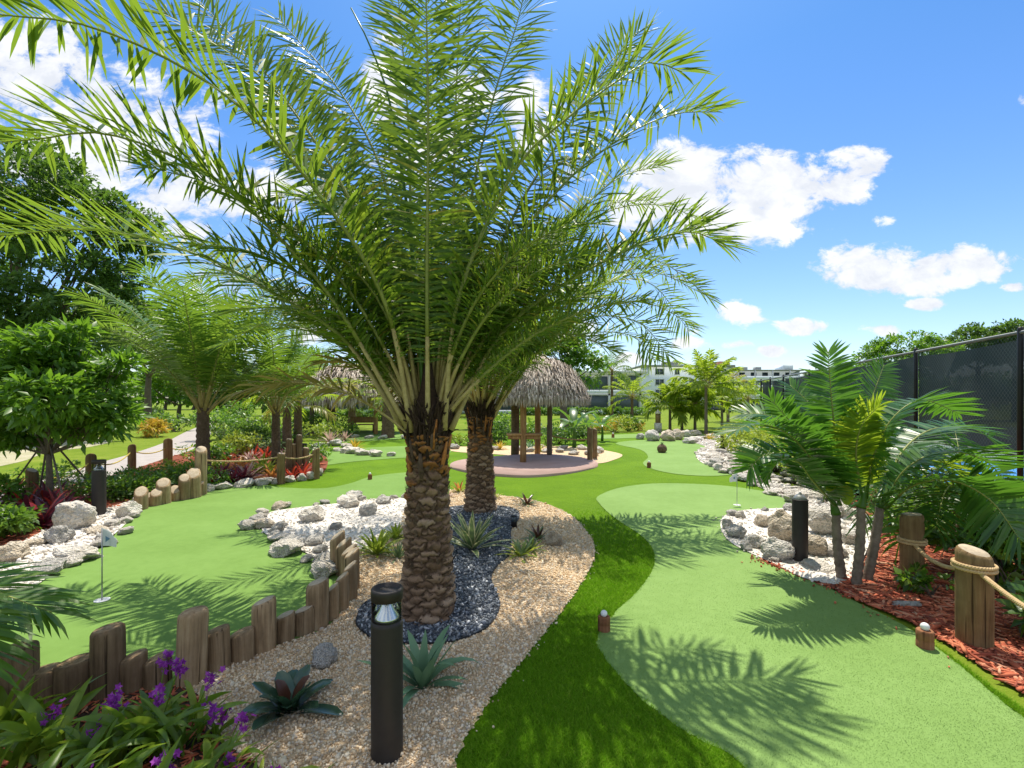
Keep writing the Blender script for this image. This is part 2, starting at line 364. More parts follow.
def mth(op,a,b=None,clamp=False):
    n=nt.nodes.new('ShaderNodeMath'); n.operation=op; n.use_clamp=clamp
    for k,x in enumerate((a,b)):
        if x is None: continue
        if isinstance(x,(int,float)): n.inputs[k].default_value=x
        else: lk(nt,x,n.inputs[k])
    return n.outputs[0]
yy=mth('MAXIMUM',sx.outputs[1],.08)
u=mth('DIVIDE',sx.outputs[0],yy); v=mth('DIVIDE',sx.outputs[2],yy)
cv=nt.nodes.new('ShaderNodeCombineXYZ'); lk(nt,u,cv.inputs[0]); lk(nt,v,cv.inputs[1])
CLOUDS=[(690,190,70,48,1.2),(650,208,50,26,1.2),(765,192,70,46,1.2),(735,218,84,30,1.2),(815,188,54,30,1.1),(858,162,40,17,1),(775,158,34,16,.8),(868,270,54,28,1.2),(905,279,70,16,1.2),(965,264,62,18,1.2),
 (740,314,32,15,1.0),(797,327,30,10,.9),(885,331,24,8,.85),(926,305,24,8,.8),(770,351,18,7,.9),(688,344,26,9,.9),(740,345,20,6,.8),(830,350,26,6,.7),(880,222,22,9,.5),(1016,287,16,6,.8),(700,330,20,8,.5),
 (20,70,95,62,1),(110,125,110,62,1),(60,160,120,50,1),(185,200,85,50,.9),(270,190,60,50,.7),(385,85,34,50,.9),(430,150,60,60,.8),(475,95,34,45,.8),(530,110,40,50,.8),(585,165,40,30,.5),(630,362,46,12,.7),(560,330,70,30,.6),(330,330,90,30,.6),(220,300,80,40,.6),(1024,98,10,8,.6)]
q=None
for (px,py,a,b,k) in CLOUDS:
    s=nt.nodes.new('ShaderNodeVectorMath'); s.operation='SUBTRACT'; lk(nt,cv.outputs[0],s.inputs[0]); s.inputs[1].default_value=((px-512)/F,(HY-py)/F,0)
    m=nt.nodes.new('ShaderNodeVectorMath'); m.operation='MULTIPLY'; lk(nt,s.outputs[0],m.inputs[0]); m.inputs[1].default_value=(F/a/1.02,F/b/1.02,0)
    d=nt.nodes.new('ShaderNodeVectorMath'); d.operation='DOT_PRODUCT'; lk(nt,m.outputs[0],d.inputs[0]); lk(nt,m.outputs[0],d.inputs[1])
    e=mth('SUBTRACT',k,d.outputs['Value']); q=e if q is None else mth('MAXIMUM',q,e)
q=mth('MAXIMUM',q,-1.2)
def wn(scale,det,rough=.6,off=(0,0,0),stretch=(1,1.5,1)):
    mp=nt.nodes.new('ShaderNodeMapping'); mp.inputs['Location'].default_value=off; mp.inputs['Scale'].default_value=stretch; lk(nt,cv.outputs[0],mp.inputs[0])
    n=nt.nodes.new('ShaderNodeTexNoise'); n.inputs['Scale'].default_value=scale; n.inputs['Detail'].default_value=det; n.inputs['Roughness'].default_value=rough
    n.inputs['Distortion'].default_value=.3
    lk(nt,mp.outputs[0],n.inputs['Vector']); return n.outputs['Fac']
n1=wn(10,10,.66); n2=wn(5,7,.6,(3,1,0)); n3=wn(11,6,.6,(0,.035,0))
dens=mth('ADD',q,mth('MULTIPLY',mth('SUBTRACT',n1,.5),4.6))
mr=nt.nodes.new('ShaderNodeMapRange'); mr.interpolation_type='SMOOTHSTEP'
for k,x in zip((1,2,3,4),(.10,.80,0,1)): mr.inputs[k].default_value=x
lk(nt,dens,mr.inputs[0])
up=mth('MULTIPLY',mth('GREATER_THAN',sx.outputs[1],.09),.97)
mask=mth('MULTIPLY',mr.outputs[0],up)
shade=mapr(nt,mth('ADD',mth('MULTIPLY',n2,.7),mth('MULTIPLY',mth('SUBTRACT',n1,n3),1.2)),.2,.55,0,1)
cc=mixc(nt,shade,(3.7,3.85,4.15),(4.7,4.75,4.8))
tint=mixc(nt,1.0,hs.outputs[0],mixc(nt,mapr(nt,sx.outputs[2],.02,.55,0,1),(.82,.81,.90),(.37,.61,.79)),'MULTIPLY')
# unseen broken cloud overhead and behind, added as white fill for the shade
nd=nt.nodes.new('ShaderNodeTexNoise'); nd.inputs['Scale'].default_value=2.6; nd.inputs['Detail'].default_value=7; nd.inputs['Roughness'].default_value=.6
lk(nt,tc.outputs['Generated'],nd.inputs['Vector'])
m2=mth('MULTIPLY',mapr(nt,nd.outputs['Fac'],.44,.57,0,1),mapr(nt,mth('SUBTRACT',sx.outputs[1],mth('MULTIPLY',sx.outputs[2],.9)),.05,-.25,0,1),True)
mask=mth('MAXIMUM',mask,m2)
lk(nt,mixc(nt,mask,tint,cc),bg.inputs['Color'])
SC.cycles.max_bounces=8; SC.cycles.transparent_max_bounces=16; SC.cycles.diffuse_bounces=3; SC.cycles.transmission_bounces=4
SC.cycles.use_denoising=True; SC.cycles.caustics_reflective=False; SC.cycles.caustics_refractive=False
SC.cycles.sample_clamp_indirect=6

# ------------------------------------------------------------------ the ground and its sheets
def sheet(name, poly, z, mat, kind='structure', jag=0):
    q=np.vstack([poly[:,:2],poly[:1,:2]]); s=np.concatenate([[0],np.cumsum(np.linalg.norm(np.diff(q,axis=0),axis=1))])
    if jag:
        n=int(min(1500,s[-1]/.03)); u=np.linspace(0,s[-1],n+1)[:-1]; rj=np.random.default_rng(len(name)+n); poly=np.stack([np.interp(u,s,q[:,0]),np.interp(u,s,q[:,1])],1)+rj.normal(0,jag,(n,2))
    V=np.c_[poly[:,:2],np.full(len(poly),z)]
    a=np.sum(V[:,0]*np.roll(V[:,1],-1)-np.roll(V[:,0],-1)*V[:,1])
    if a<0: V=V[::-1]
    mb=MB(); mb.add(V,[np.arange(len(V))]); o=mb.build(name,mat); o['kind']=kind; return o
def pxpoly(pts, n=160, closed=True):
    g=np.array([P(*p)[:2] for p in pts]); return spline(g,n,closed)
a=np.linspace(0,2*np.pi,97)[:-1]
sheet('ground',np.c_[np.cos(a)*450,np.sin(a)*450],0,M['lawn'])
TURF=pxpoly([(60,1500),(-260,800),(-120,690),(0,590),(60,560),(105,540),(142,505),(205,486),(250,478),(300,470),(330,448),(352,438),(400,432),(450,433),(560,436),(620,433),(690,435),(700,446),(690,458),(735,476),(800,508),(850,545),(800,585),(870,612),(940,650),(1024,712),(1250,850),(1400,1100),(1000,1800)],260)
sheet('artificial_turf',TURF,.008,M['turf'])
G1=pxpoly([(-260,860),(-160,700),(0,598),(60,567),(105,546),(142,508),(200,490),(240,483),(283,488),(322,489),(350,484),(372,477),(405,473),(440,472),(447,486),(438,500),(420,520),(400,560),(350,620),(200,690),(60,770),(-60,860)],220)
G2=pxpoly([(598,497),(622,488),(660,484),(720,486),(775,494),(830,507),(862,520),(858,545),(815,575),(838,594),(900,625),(945,656),(1000,702),(1080,775),(1150,1000),(1000,1250),(820,900),(745,770),(690,737),(640,700),(605,660),(597,640),(614,615),(640,590),(655,562),(645,540),(615,519),(600,505)],240)
G3=pxpoly([(616,444),(632,441),(665,440),(700,443),(705,450),(698,460),(722,470),(736,474),(715,476.5),(680,475),(654,470),(643,464),(648,457),(640,450)],160)
G4=pxpoly([(316,466),(355,462),(400,458.5),(440,457),(450,450),(420,446.5),(370,448),(330,452),(308,458)],120)
G5=pxpoly([(590,436),(650,434),(700,434),(745,440),(760,447),(735,450),(700,440),(650,438),(600,439)],100)
G6=pxpoly([(318,436),(360,433.5),(420,432.5),(430,436),(390,440),(330,442)],100)
for k,g in enumerate((G1,G2,G3,G4,G5,G6)): sheet('putting_green',g,.016+.0007*k,M['greenl' if k in (0,3,5) else 'green'],jag=.004)
GRAVEL=pxpoly([(455,768),(478,722),(500,690),(540,642),(578,590),(594,560),(590,538),(568,515),(535,502),(500,496.5),(455,491),(425,495),(408,503),(398,530),(372,548),(352,560),(357,590),(343,612),(326,630),(280,648),(232,664),(190,688),(150,720),(150,800),(200,920),(430,920)],240)
sheet('gravel_bed',GRAVEL,.024,M['gravelbase'],jag=.010)
SLATE=pxpoly([(440,512),(470,507),(500,508),(516,512),(519,520),(511,532),(511,545),(509,558),(496,570),(491,582),(497,598),(499,612),(486,632),(455,645),(420,648),(380,645),(359,632),(357,622),(366,606),(395,590),(420,560),(432,530)],200)
sheet('slate_bed',SLATE,.034,M['slatebase'])
SAND=pxpoly([(262,526),(270,514),(300,509),(345,504),(380,500),(404,500),(410,512),(398,530),(372,546),(350,556),(338,574),(318,562),(290,546),(266,536)],140)
sheet('sand_bed',SAND,.029,M['sand'])
SANDL=pxpoly([(-60,640),(30,592),(66,566),(104,545),(138,512),(140,500),(112,508),(70,520),(20,545),(-60,585)],140)
sheet('sand_bed',SANDL,.030,M['sand'])
SANDR=pxpoly([(722,520),(735,513),(770,510),(835,510),(870,530),(850,580),(810,582),(775,566),(735,547),(722,533)],140)
sheet('sand_bed',SANDR,.027,M['sand'])
STRIPR=pxpoly([(690,441),(715,441),(740,448),(760,470),(790,488),(840,508),(880,525),(845,534),(800,507),(735,477),(700,462),(697,452),(705,447)],140)
sheet('coral_strip',STRIPR,.026,M['sand'])
MULCH=pxpoly([(752,558),(800,578),(838,594),(880,612),(925,632),(980,668),(1030,700),(1250,830),(1500,900),(1255,596),(1018,518.5),(915,484.5),(846,461.5),(820,468),(800,482),(850,510),(880,530),(850,575),(800,574)],220)
sheet('mulch_bed',MULCH,.022,M['mulchbase'],jag=.012)
MULCHL=pxpoly([(142,503),(205,486),(262,480),(322,474),(316,452),(240,446),(190,452),(120,474),(60,488),(-20,510),(-160,560),(-160,610),(20,548),(70,522),(112,510)],160)
sheet('mulch_bed',MULCHL,.020,M['mulchbase'])
SOIL=pxpoly([(-300,900),(-120,740),(0,706),(95,686),(190,694),(210,735),(285,800),(300,950),(100,1500)],140)
sheet('soil_bed',SOIL,.030,M['soil'])
PATH=pxpoly([(-200,560),(-40,508),(20,488),(85,467),(130,454.5),(165,442.5),(186,432),(206,424),(212,424),(210,436),(198,447),(160,462),(110,481),(60,497),(-20,530),(-200,610)],160)
sheet('path',PATH,.012,M['path'])
sheet('bare_patch',pxpoly([(-60,462),(0,452),(50,441),(95,437),(112,441),(90,447),(50,452),(20,462),(-30,470)],120),.006,M['barepatch'])
BED2=pxpoly([(440,447),(470,447),(520,446),(575,447),(600,450),(622,455),(612,461),(596,464),(570,462),(500,455),(455,452)],120)
sheet('gravel_bed',BED2,.018,M['gravelbase'])
def slab(name,poly,z0,z1,mat):
    n=len(poly); V=np.r_[np.c_[poly,np.full(n,z0)],np.c_[poly,np.full(n,z1)]]
    ar=np.sum(poly[:,0]*np.roll(poly[:,1],-1)-np.roll(poly[:,0],-1)*poly[:,1])
    i=np.arange(n); j=(i+1)%n
    sides=np.stack([i,j,j+n,i+n],1); top=(np.arange(n)+n)
    if ar<0: sides=sides[:,::-1]; top=top[::-1]
    mb=MB(); mb.add(V,[sides,top]); o=mb.build(name,mat); o['kind']='structure'; return o
PAD=pxpoly([(450,467),(462,462),(500,458),(545,456),(585,460),(598,466),(585,471),(556,476),(520,478),(480,475),(458,471)],120)
slab('pavement',PAD,-.02,.075,M['pad'])
sheet('court',np.array([[9.15,10.1],[60,10.1],[60,15.0],[10.6,15.0]]),.006,M['court'])
sheet('court_apron',np.array([[7.2,4.0],[70,4.0],[70,34],[16.2,34]]),.003,M['apron'])

# ------------------------------------------------------------------ loose stones, chips and turf pile (nobody could count them)
def scatter(name, poly, n, size, mat, z, flatness=(.5,.9), elong=1.0, excl=(), seed=1, upd=None, dmax=None, grow=0.0, kind=0, lay=False):
    r=np.random.default_rng(seed); lo=poly.min(0); hi=poly.max(0)
    if dmax: hi=np.minimum(hi,[1e9,dmax])
    pt=np.zeros((0,2))
    while len(pt)<n:
        c=r.uniform(lo,hi,(n*3,2)); c=c[inside(c,poly)]
        for e in excl: c=c[~inside(c,e)]
        c=c[np.abs(c[:,0])<c[:,1]*1.12+.4]; c=c[c[:,1]>1.5]
        keep=r.random(len(c))<np.minimum(1,(3.2/c[:,1])**1.1); c=c[keep]
        pt=np.r_[pt,c]
    pt=pt[:n]
    V0,F0=ICO0
    Rm=rotmats(n,r)
    if lay:
        az=r.uniform(0,6.283,n); tl=r.normal(0,.25,n); ca,sa=np.cos(az),np.sin(az); ct,st=np.cos(tl),np.sin(tl); o=np.zeros(n)
        Rm=np.stack([np.stack([ca,-sa*ct,sa*st],-1),np.stack([sa,ca*ct,-ca*st],-1),np.stack([o,st,ct],-1)],1)
    s=size*r.lognormal(0,.32,n)*(1+grow*np.maximum(0,pt[:,1]-3))
    ax=np.stack([np.full(n,elong)*r.uniform(.8,1.2,n),r.uniform(.6,1,n) if elong==1 else r.uniform(.25,.5,n)*1.0,r.uniform(*flatness,n)],1)
    V=V0[None]*ax[:,None]*(1+r.normal(0,.13,(n,12,1)))
    V=np.einsum('nij,nkj->nki',Rm,V)*s[:,None,None]
    V[:,:,:2]+=pt[:,None]; V[:,:,2]+=z+s[:,None]*.25*r.uniform(0,1.2,(n,1))
    mb=MB(); mb.add(V.reshape(-1,3),[(F0[None]+np.arange(n)[:,None,None]*12).reshape(-1,3)])
    o=mb.build(name,mat,smooth=kind==0); o['kind']='stuff'; return o
scatter('gravel_pebbles',GRAVEL,42000,.0075,M['peb'],.026,excl=(SLATE,SOIL),seed=2,grow=.10)
scatter('slate_chips',SLATE,10000,.0135,M['chip'],.036,(.18,.4),seed=3,grow=.02,kind=1)
scatter('mulch_chips',MULCH,11000,.021,M['mulch'],.024,(.15,.3),1.9,seed=4,dmax=9,grow=.05,kind=1,lay=True,excl=(SANDR,))
scatter('mulch_chips',MULCHL,2500,.03,M['mulch'],.022,(.15,.3),1.9,seed=5,kind=1,lay=True)
scatter('mulch_chips',SOIL,2600,.018,M['mulch'],.032,(.15,.3),1.9,seed=6,kind=1,lay=True)
scatter('coral_pebbles',SAND,1500,.014,M['whitepeb'],.03,seed=7)
scatter('coral_pebbles',SANDR,1200,.014,M['whitepeb'],.028,seed=8)
scatter('coral_pebbles',SANDL,1500,.02,M['whitepeb'],.031,seed=9)
scatter('coral_pebbles',STRIPR,2200,.045,M['whitepeb'],.027,seed=10)
def stray(name,poly,n,size,mat,z,sp,flat_,seed,keep):
    r=np.random.default_rng(seed); i=r.integers(0,len(poly),n*6); nx=(i+1)%len(poly); u=r.random(len(i))[:,None]
    p=poly[i]*(1-u)+poly[nx]*u+r.normal(0,sp,(len(i),2))*r.random((len(i),1)); p=p[(p[:,1]<9)&(p[:,1]>1.8)&keep(p)][:n]; n=len(p)
    V0,F0=ICO0; V=np.einsum('nij,nkj->nki',rotmats(n,r)*1.0,V0[None]*np.stack([np.ones(n),r.uniform(.6,1,n),r.uniform(*flat_,n)],1)[:,None])*(size*r.lognormal(0,.3,n))[:,None,None]
    V[:,:,:2]+=p[:,None]; V[:,:,2]+=z
    mb=MB(); mb.add(V.reshape(-1,3),[(F0[None]+np.arange(n)[:,None,None]*12).reshape(-1,3)]); o=mb.build(name,mat,smooth=True); o['kind']='stuff'
stray('stray_pebbles',GRAVEL,170,.007,M['peb'],.024,.05,(.5,.9),51,lambda p: ~inside(p,GRAVEL))
stray('stray_mulch',MULCH,420,.014,M['mulch'],.026,.14,(.15,.3),52,lambda p: ~inside(p,MULCH)&inside(p,G2))
stray('stray_coral',SANDR,60,.014,M['whitepeb'],.026,.07,(.5,.9),53,lambda p: inside(p,G2))
stray('stray_coral',SAND,80,.014,M['whitepeb'],.026,.08,(.5,.9),54,lambda p: inside(p,G1))
M['blade']=leafm('turf_pile',[(0,(.085,.205,.006)),(.5,(.15,.315,.010)),(.9,(.22,.40,.02)),(1,(.34,.43,.06))],(.3,.7,.01),.3,.7,.1)
M['bladeg']=leafm('green_pile',[(0,(.165,.27,.07)),(.5,(.195,.31,.088)),(1,(.225,.345,.105))],(.35,.6,.15),.2,.6,.25)
def pile(name,poly,n,h,wd,mat,z,excl,dmax,seed):
    r=np.random.default_rng(seed); lo=poly.min(0); hi=np.minimum(poly.max(0),[4.0,dmax]); lo=np.maximum(lo,[-4.5,1.7])
    pt=np.zeros((0,2))
    while len(pt)<n:
        c=r.uniform(lo,hi,(n*3,2)); c=c[(np.abs(c[:,0])<c[:,1]*1.1+.3)&(r.random(len(c))<np.minimum(1,(2.6/c[:,1])**1.5*np.clip((dmax-c[:,1])/(dmax*.55),0,1)))]
        c=c[inside(c,poly)]
        for e in excl: c=c[~inside(c,e)]
        pt=np.r_[pt,c]
    pt=pt[:n]; az=r.uniform(0,6.283,n); ln=r.normal(0,.8,(n,2)); hh=h*r.uniform(.6,1.25,n); ww=wd*(1+.22*np.maximum(0,pt[:,1]-2.5))
    b=np.c_[pt,np.full(n,z)]; d=np.c_[np.cos(az),np.sin(az),np.zeros(n)]*ww[:,None]/2
    t=b+np.c_[ln*hh[:,None],hh]
    V=np.stack([b-d,b+d,t],1).reshape(-1,3)
    mb=MB(); mb.add(V,[np.arange(3*n).reshape(-1,3)]); o=mb.build(name,mat); o['kind']='stuff'; return o
pile('turf_pile',TURF,150000,.026,.0045,M['blade'],.006,(G1,G2,G3,GRAVEL,SOIL,MULCH),8.5,11)
pile('putting_pile',G2,60000,.006,.003,M['bladeg'],.016,(MULCH,SANDR),6,12)
# ------------------------------------------------------------------ plant builders
def strap(mb, base, az, e0, L, W, bend, mat=0, edge=None, fold=.25, n=6, wp=None, twist=0, tipe=None):
    s=np.linspace(0,1,n)
    e=e0-bend*s**1.3
    d=np.stack([np.cos(e)*math.cos(az),np.cos(e)*math.sin(az),np.sin(e)],1)
    c=np.asarray(base)+np.vstack([[0,0,0],np.cumsum((d[:-1]+d[1:])/2*(L/(n-1)),0)])
    S=np.array([-math.sin(az),math.cos(az),0.])[None]*np.ones((n,1)); N=np.cross(d,S); 
    if twist: S,N=S*math.cos(twist)+N*math.sin(twist),N*math.cos(twist)-S*math.sin(twist)
    w=W*np.interp(s,*(wp or ([0,.12,.45,.8,1],[.55,.8,1,.6,.03])))/2
    if edge is None:
        V=np.stack([c-S*w[:,None]-N*(w*fold)[:,None]*-1,c,c+S*w[:,None]+N*(w*fold)[:,None]],1).reshape(-1,3); m=3
    else:
        f=N*(w*fold)[:,None]; V=np.stack([c-S*w[:,None]+f,c-S*w[:,None]*.68+f*.6,c,c+S*w[:,None]*.68+f*.6,c+S*w[:,None]+f],1).reshape(-1,3); m=5
    i=np.arange(n-1)*m; off=mb.n; mb.v.append(V); mb.n+=len(V)
    for k in range(m-1):
        q=np.stack([i+k,i+k+1,i+m+k+1,i+m+k],1)
        mb.f.append((q+off, edge if (edge is not None and k in (0,m-2)) else mat))
    return c[-1]

def rosette(name,label,cat,loc,n,L,W,mats,r,elo=.25,ehi=1.35,bend=(.5,1.0),edge=None,fold=.3,group=None,inner=None,part='leaf_rosette',sub=None,wp=None):
    t=thing(name,label,cat,loc,group)
    mb=MB(); mi=MB()
    for i in range(n):
        f=i/n; az=i*2.399+r.normal(0,.15); e=elo+(ehi-elo)*f**1.1+r.normal(0,.06)
        tgt=mi if (inner is not None and f>inner) else mb
        strap(tgt,(math.cos(az)*.02*L,math.sin(az)*.02*L,.01*L),az,e,L*(1-.25*f)*r.uniform(.85,1.1),W*r.uniform(.85,1.1),r.uniform(*bend)*(1-.45*f),0,1 if edge else None,fold,7,wp)
    mb.build(part,mats[:2] if edge else mats[0],t)
    if mi.n: mi.build('inner_leaves',mats[-1],t)
    return t

def leaves(mb, C, D, Nn, L, W, mat=0, r=None, curl=.15):
    """rhombic folded leaves: base C, direction D, face normal near Nn"""
    n=len(C); D=unit(D); S=unit(np.cross(D,Nn)); N=np.cross(S,D); L=np.broadcast_to(L,(n,))[:,None]; W=np.broadcast_to(W,(n,))[:,None]/2
    m=C+D*L*.45-N*L*.0; t=C+D*L-N*L*curl
    V=np.stack([C,m-S*W+N*W*.25,m+S*W+N*W*.25,t,m],1).reshape(-1,3); i=np.arange(n)[:,None]*5
    mb.add(V,[i+np.array([[0,4,1]]),i+np.array([[0,2,4]]),i+np.array([[1,4,3]]),i+np.array([[4,2,3]])],mat)

def crown_pts(blobs, ncl, per, crad, r):
    """leaf clumps on and inside a set of ellipsoids, with gaps between clumps"""
    bl=np.asarray(blobs,float); vol=(bl[:,3]*bl[:,4]*bl[:,5])**(2/3); k=r.choice(len(bl),ncl,p=vol/vol.sum())
    d=unit(r.normal(size=(ncl,3))); d[:,2]=np.where(r.random(ncl)<.35,np.abs(d[:,2]),d[:,2])
    cc=bl[k,:3]+d*bl[k,3:6]*(r.uniform(.45,1.03,ncl)**.6)[:,None]
    cr=crad*r.uniform(.6,1.4,ncl)
    q=unit(r.normal(size=(ncl,per,3)))*(r.random((ncl,per,1))**.4)*np.array([1,1,.6])
    C=(cc[:,None]+q*cr[:,None,None]).reshape(-1,3)
    out=np.repeat(d,per,0)+q.reshape(-1,3)*.8
    return C,out

def foliage(name, mats, blobs, ncl, per, crad, L, W, r, parent, org, mixp=None, droop=.2):
    C,out=crown_pts(blobs,ncl,per,crad,r); n=len(C)
    D=unit(out+r.normal(0,.7,(n,3))-np.array([0,0,droop])); Nn=unit(np.array([0,0,1.])+r.normal(0,.55,(n,3))+out*.3)
    LL=L*r.uniform(.6,1.25,n); mb=MB()
    ml=mats if isinstance(mats,(list,tuple)) else [mats]
    if len(ml)==1: leaves(mb,C,D,Nn,LL,LL*W/L)
    else:
        g=r.random(n); pr=np.cumsum(mixp)
        for k in range(len(ml)):
            s=(g<pr[k])&(g>=(pr[k-1] if k else 0)); leaves(mb,C[s],D[s],Nn[s],LL[s],LL[s]*W/L,k)
    return mb.build(name,ml,parent,org)

def tree(name,label,base,blobs,trad,ncl,per,crad,L,W,mat,r,bark='bark',group=None,cat='tree',fork=.5,mixp=None):
    base=np.asarray(base,float); t=thing(name,label,cat,base,group)
    bl=np.asarray(blobs,float); c=bl[:,:3].mean(0); zmin=(bl[:,2]-bl[:,5]).min()
    mb=MB(); fk=np.array([base[0]+(c[0]-base[0])*.15,base[1]+(c[1]-base[1])*.15,base[2]+max(.3,(zmin-base[2])*.95)])
    mid=(base+fk)/2+r.normal(0,trad*.4,3)*[1,1,0]
    tube(mb,spline([base-[0,0,.1],mid,fk],9),np.linspace(trad*1.25,trad*.8,9),10)
    for b in bl[:14]:
        e=b[:3]+r.normal(0,.1,3)*b[3]; m=fk*.5+e*.5+np.array([0,0,-.08*np.linalg.norm(e-fk)])
        tube(mb,spline([fk,m,e],8),np.linspace(trad*.55,trad*.1,8),6)
        for _ in range(3):
            e2=b[:3]+unit(r.normal(size=3))*b[3:6]*.8; tube(mb,spline([m,(m+e2)/2+r.normal(0,.05,3)*b[3],e2],6),np.linspace(trad*.22,trad*.05,6),5)
    mb.build('trunk',M[bark],t,base,smooth=True)
    foliage('crown',[M[x] for x in mat] if isinstance(mat,(list,tuple)) else M[mat],blobs,ncl,per,crad,L,W,r,t,base,mixp)
    return t

def shrub(name,label,loc,rx,ry,h,n,L,W,mat,r,group=None,cat='shrub',mixp=None,lift=.12):
    loc=np.asarray(loc,float); t=thing(name,label,cat,loc,group)
    k=max(3,int(n/160)); bl=[]
    for i in range(k):
        a=r.uniform(0,6.28); q=r.uniform(0,.6)**.5
        bl.append((loc[0]+math.cos(a)*q*rx,loc[1]+math.sin(a)*q*ry,loc[2]+h*r.uniform(.35,.68),rx*.5,ry*.5,h*.34))
    mb=MB()
    for b in bl:
        for _ in range(3):
            e=np.array(b[:3])+r.normal(0,.3,3)*np.array(b[3:6]); tube(mb,spline([loc+r.normal(0,.05,3)*[rx,ry,0],(loc+e)/2+r.normal(0,.03,3),e],5),np.linspace(.012,.005,5)*max(1,h),4)
    mb.build('stems',M['bark'],t,loc)
    foliage('foliage',[M[x] for x in mat] if isinstance(mat,(list,tuple)) else M[mat],bl,max(8,n//14),14,min(rx,h)*.24,L,W,r,t,loc,mixp)
    return t

# --- feathers of a palm frond
LP=([0,.06,.14,.28,.5,.88,1],[.32,.45,.6,.84,1,.92,.6])
def frond(mb, ctrl, hint, n, L, W, r, pet=.14, a0=72, a1=28, vee=15, plum=0, droop=.15, rad=.02, mats=(0,1,2), lp=LP, spread=7, wtw=35, jit=1.0, old=None):
    K=26; c=spline(ctrl,K); T=unit(np.gradient(c,axis=0)); S=unit(np.cross(T,np.asarray(hint,float)[None])); N=np.cross(S,T)
    s0=np.linspace(0,1,K)
    kp=max(3,int(round(K*pet))+2)
    rr=rad*np.interp(s0,[0,.05,.2,1],[1.9,1.35,1,.18])
    tube(mb,c[:kp],rr[:kp],6,mats[2],flat=.65); tube(mb,c[kp-1:],rr[kp-1:],5,mats[1],flat=.8)
    for sg in (-1,1):
        t=np.sort(np.clip((np.arange(n)+r.uniform(-.25,.25,n)*jit)/n,0,.998)); s=pet+(1-pet)*t
        def ip(Q): return np.stack([np.interp(s,s0,Q[:,k]) for k in range(3)],1)
        c_,T_,S_,N_=ip(c),unit(ip(T)),unit(ip(S)),unit(ip(N))
        al=np.radians(np.interp(t,[0,.5,.9,1],[a0,(a0*.6+a1*.4),a1*1.1,a1*.5])+r.normal(0,spread,n))
        if plum: ve=np.radians(r.choice([vee-plum,vee,vee+plum],n)+r.normal(0,6,n))
        else: ve=np.radians(vee+r.normal(0,5,n))
        ca,sa=np.cos(al)[:,None],np.sin(al)[:,None]
        D=T_*ca+(S_*sg*np.cos(ve)[:,None]+N_*np.sin(ve)[:,None])*sa
        LL=L*np.interp(t,*lp)*r.uniform(.86,1.1,n); g=np.zeros((n,3)); g[:,2]=-1
        dr=droop*r.uniform(.5,1.5,n)[:,None]
        p0=c_; p1=c_+D*LL[:,None]*.33+g*LL[:,None]*dr*.10; p2=c_+D*LL[:,None]*.68+g*LL[:,None]*dr*.42; p3=c_+D*LL[:,None]*(1-.12*dr)+g*LL[:,None]*dr
        B=unit(T_-D*np.sum(T_*D,1,keepdims=True)); Q=np.cross(D,B); an=np.radians(r.normal(0,wtw,n))[:,None]; B=B*np.cos(an)+Q*np.sin(an)
        w=W*np.interp(t,[0,.15,.5,1],[.45,.85,1,.75])[:,None]/2
        V=np.stack([p0-B*w*.35,p0+B*w*.35,p1-B*w,p1+B*w,p2-B*w*.8,p2+B*w*.8,p3],1).reshape(-1,3); i=np.arange(n)[:,None]*7
        mt=mats[0]
        mb.add(V,[i+np.array([[0,1,3,2]]),i+np.array([[2,3,5,4]]),i+np.array([[4,5,6]])],mt)
def fcurve(base, az, e0, L, bend, n=6, pw=1.5, side=0):
    s=np.linspace(0,1,n*4); e=e0-bend*s**pw; a=az+side*s**2
    d=np.stack([np.cos(e)*np.cos(a),np.cos(e)*np.sin(a),np.sin(e)],1)
    c=np.asarray(base,float)+np.vstack([[0,0,0],np.cumsum(d[:-1]*(L/(n*4-1)),0)])
    return c[np.linspace(0,n*4-1,n).astype(int)]
def fhint(c):
    rd=np.asarray(c[-1])-np.asarray(c[0]); rd[2]=0; rd=unit(rd); return unit(np.array([0,0,.75])-rd*.65)

def palm(name,label,loc,th,tr,fr,FL,r,leaf='coco',n=34,LL=.5,W=.035,bark='brownbark',group=None,e=(.2,1.35),bend=(.7,1.5),droop=.4,vee=5,plum=0,pet=.18,lean=(0,0),rad=.016,old=None,azs=None,rings=True,wtw=30,spread=6,a0=72,a1=30):
    loc=np.asarray(loc,float); t=thing(name,label,'palm tree',loc,group)
    top=np.array([lean[0],lean[1],th]); mb=MB(); k=26
    c=spline([(0,0,-.1),(lean[0]*.3,lean[1]*.3,th*.5),top],k)
    rad_=tr*np.interp(np.linspace(0,1,k),[0,.08,.4,1],[1.35,1.12,1,.85])*(1+(.07*((np.arange(k)%2)*2-1) if rings else 0))
    tube(mb,c,rad_,12); mb.build('trunk',M[bark],t,smooth=False)
    for i in range(fr):
        f=(i+.5)/fr; az=i*2.399+r.normal(0,.2) if azs is None else azs[i%len(azs)]+r.normal(0,.1)
        el=e[0]+(e[1]-e[0])*f+r.normal(0,.07)
        b=top+np.array([math.cos(az),math.sin(az),0])*tr*.5+np.array([0,0,(f-.6)*tr*2])
        cu=fcurve(b,az,el,FL*(.85+.15*math.sin(f*3.1))*r.uniform(.9,1.1),r.uniform(*bend)*(1.15-.5*f),side=r.normal(0,.25))
        m=MB(); frond(m,cu,fhint(cu),n,LL,W,r,pet=pet,droop=droop,vee=vee,plum=plum,rad=rad,wtw=wtw,spread=spread,a0=a0,a1=a1)
        lf=old if (old and i<max(2,fr//6)) else leaf
        m.build('frond',[M[lf],M['rachis'],M['petiole']],t)
    return t

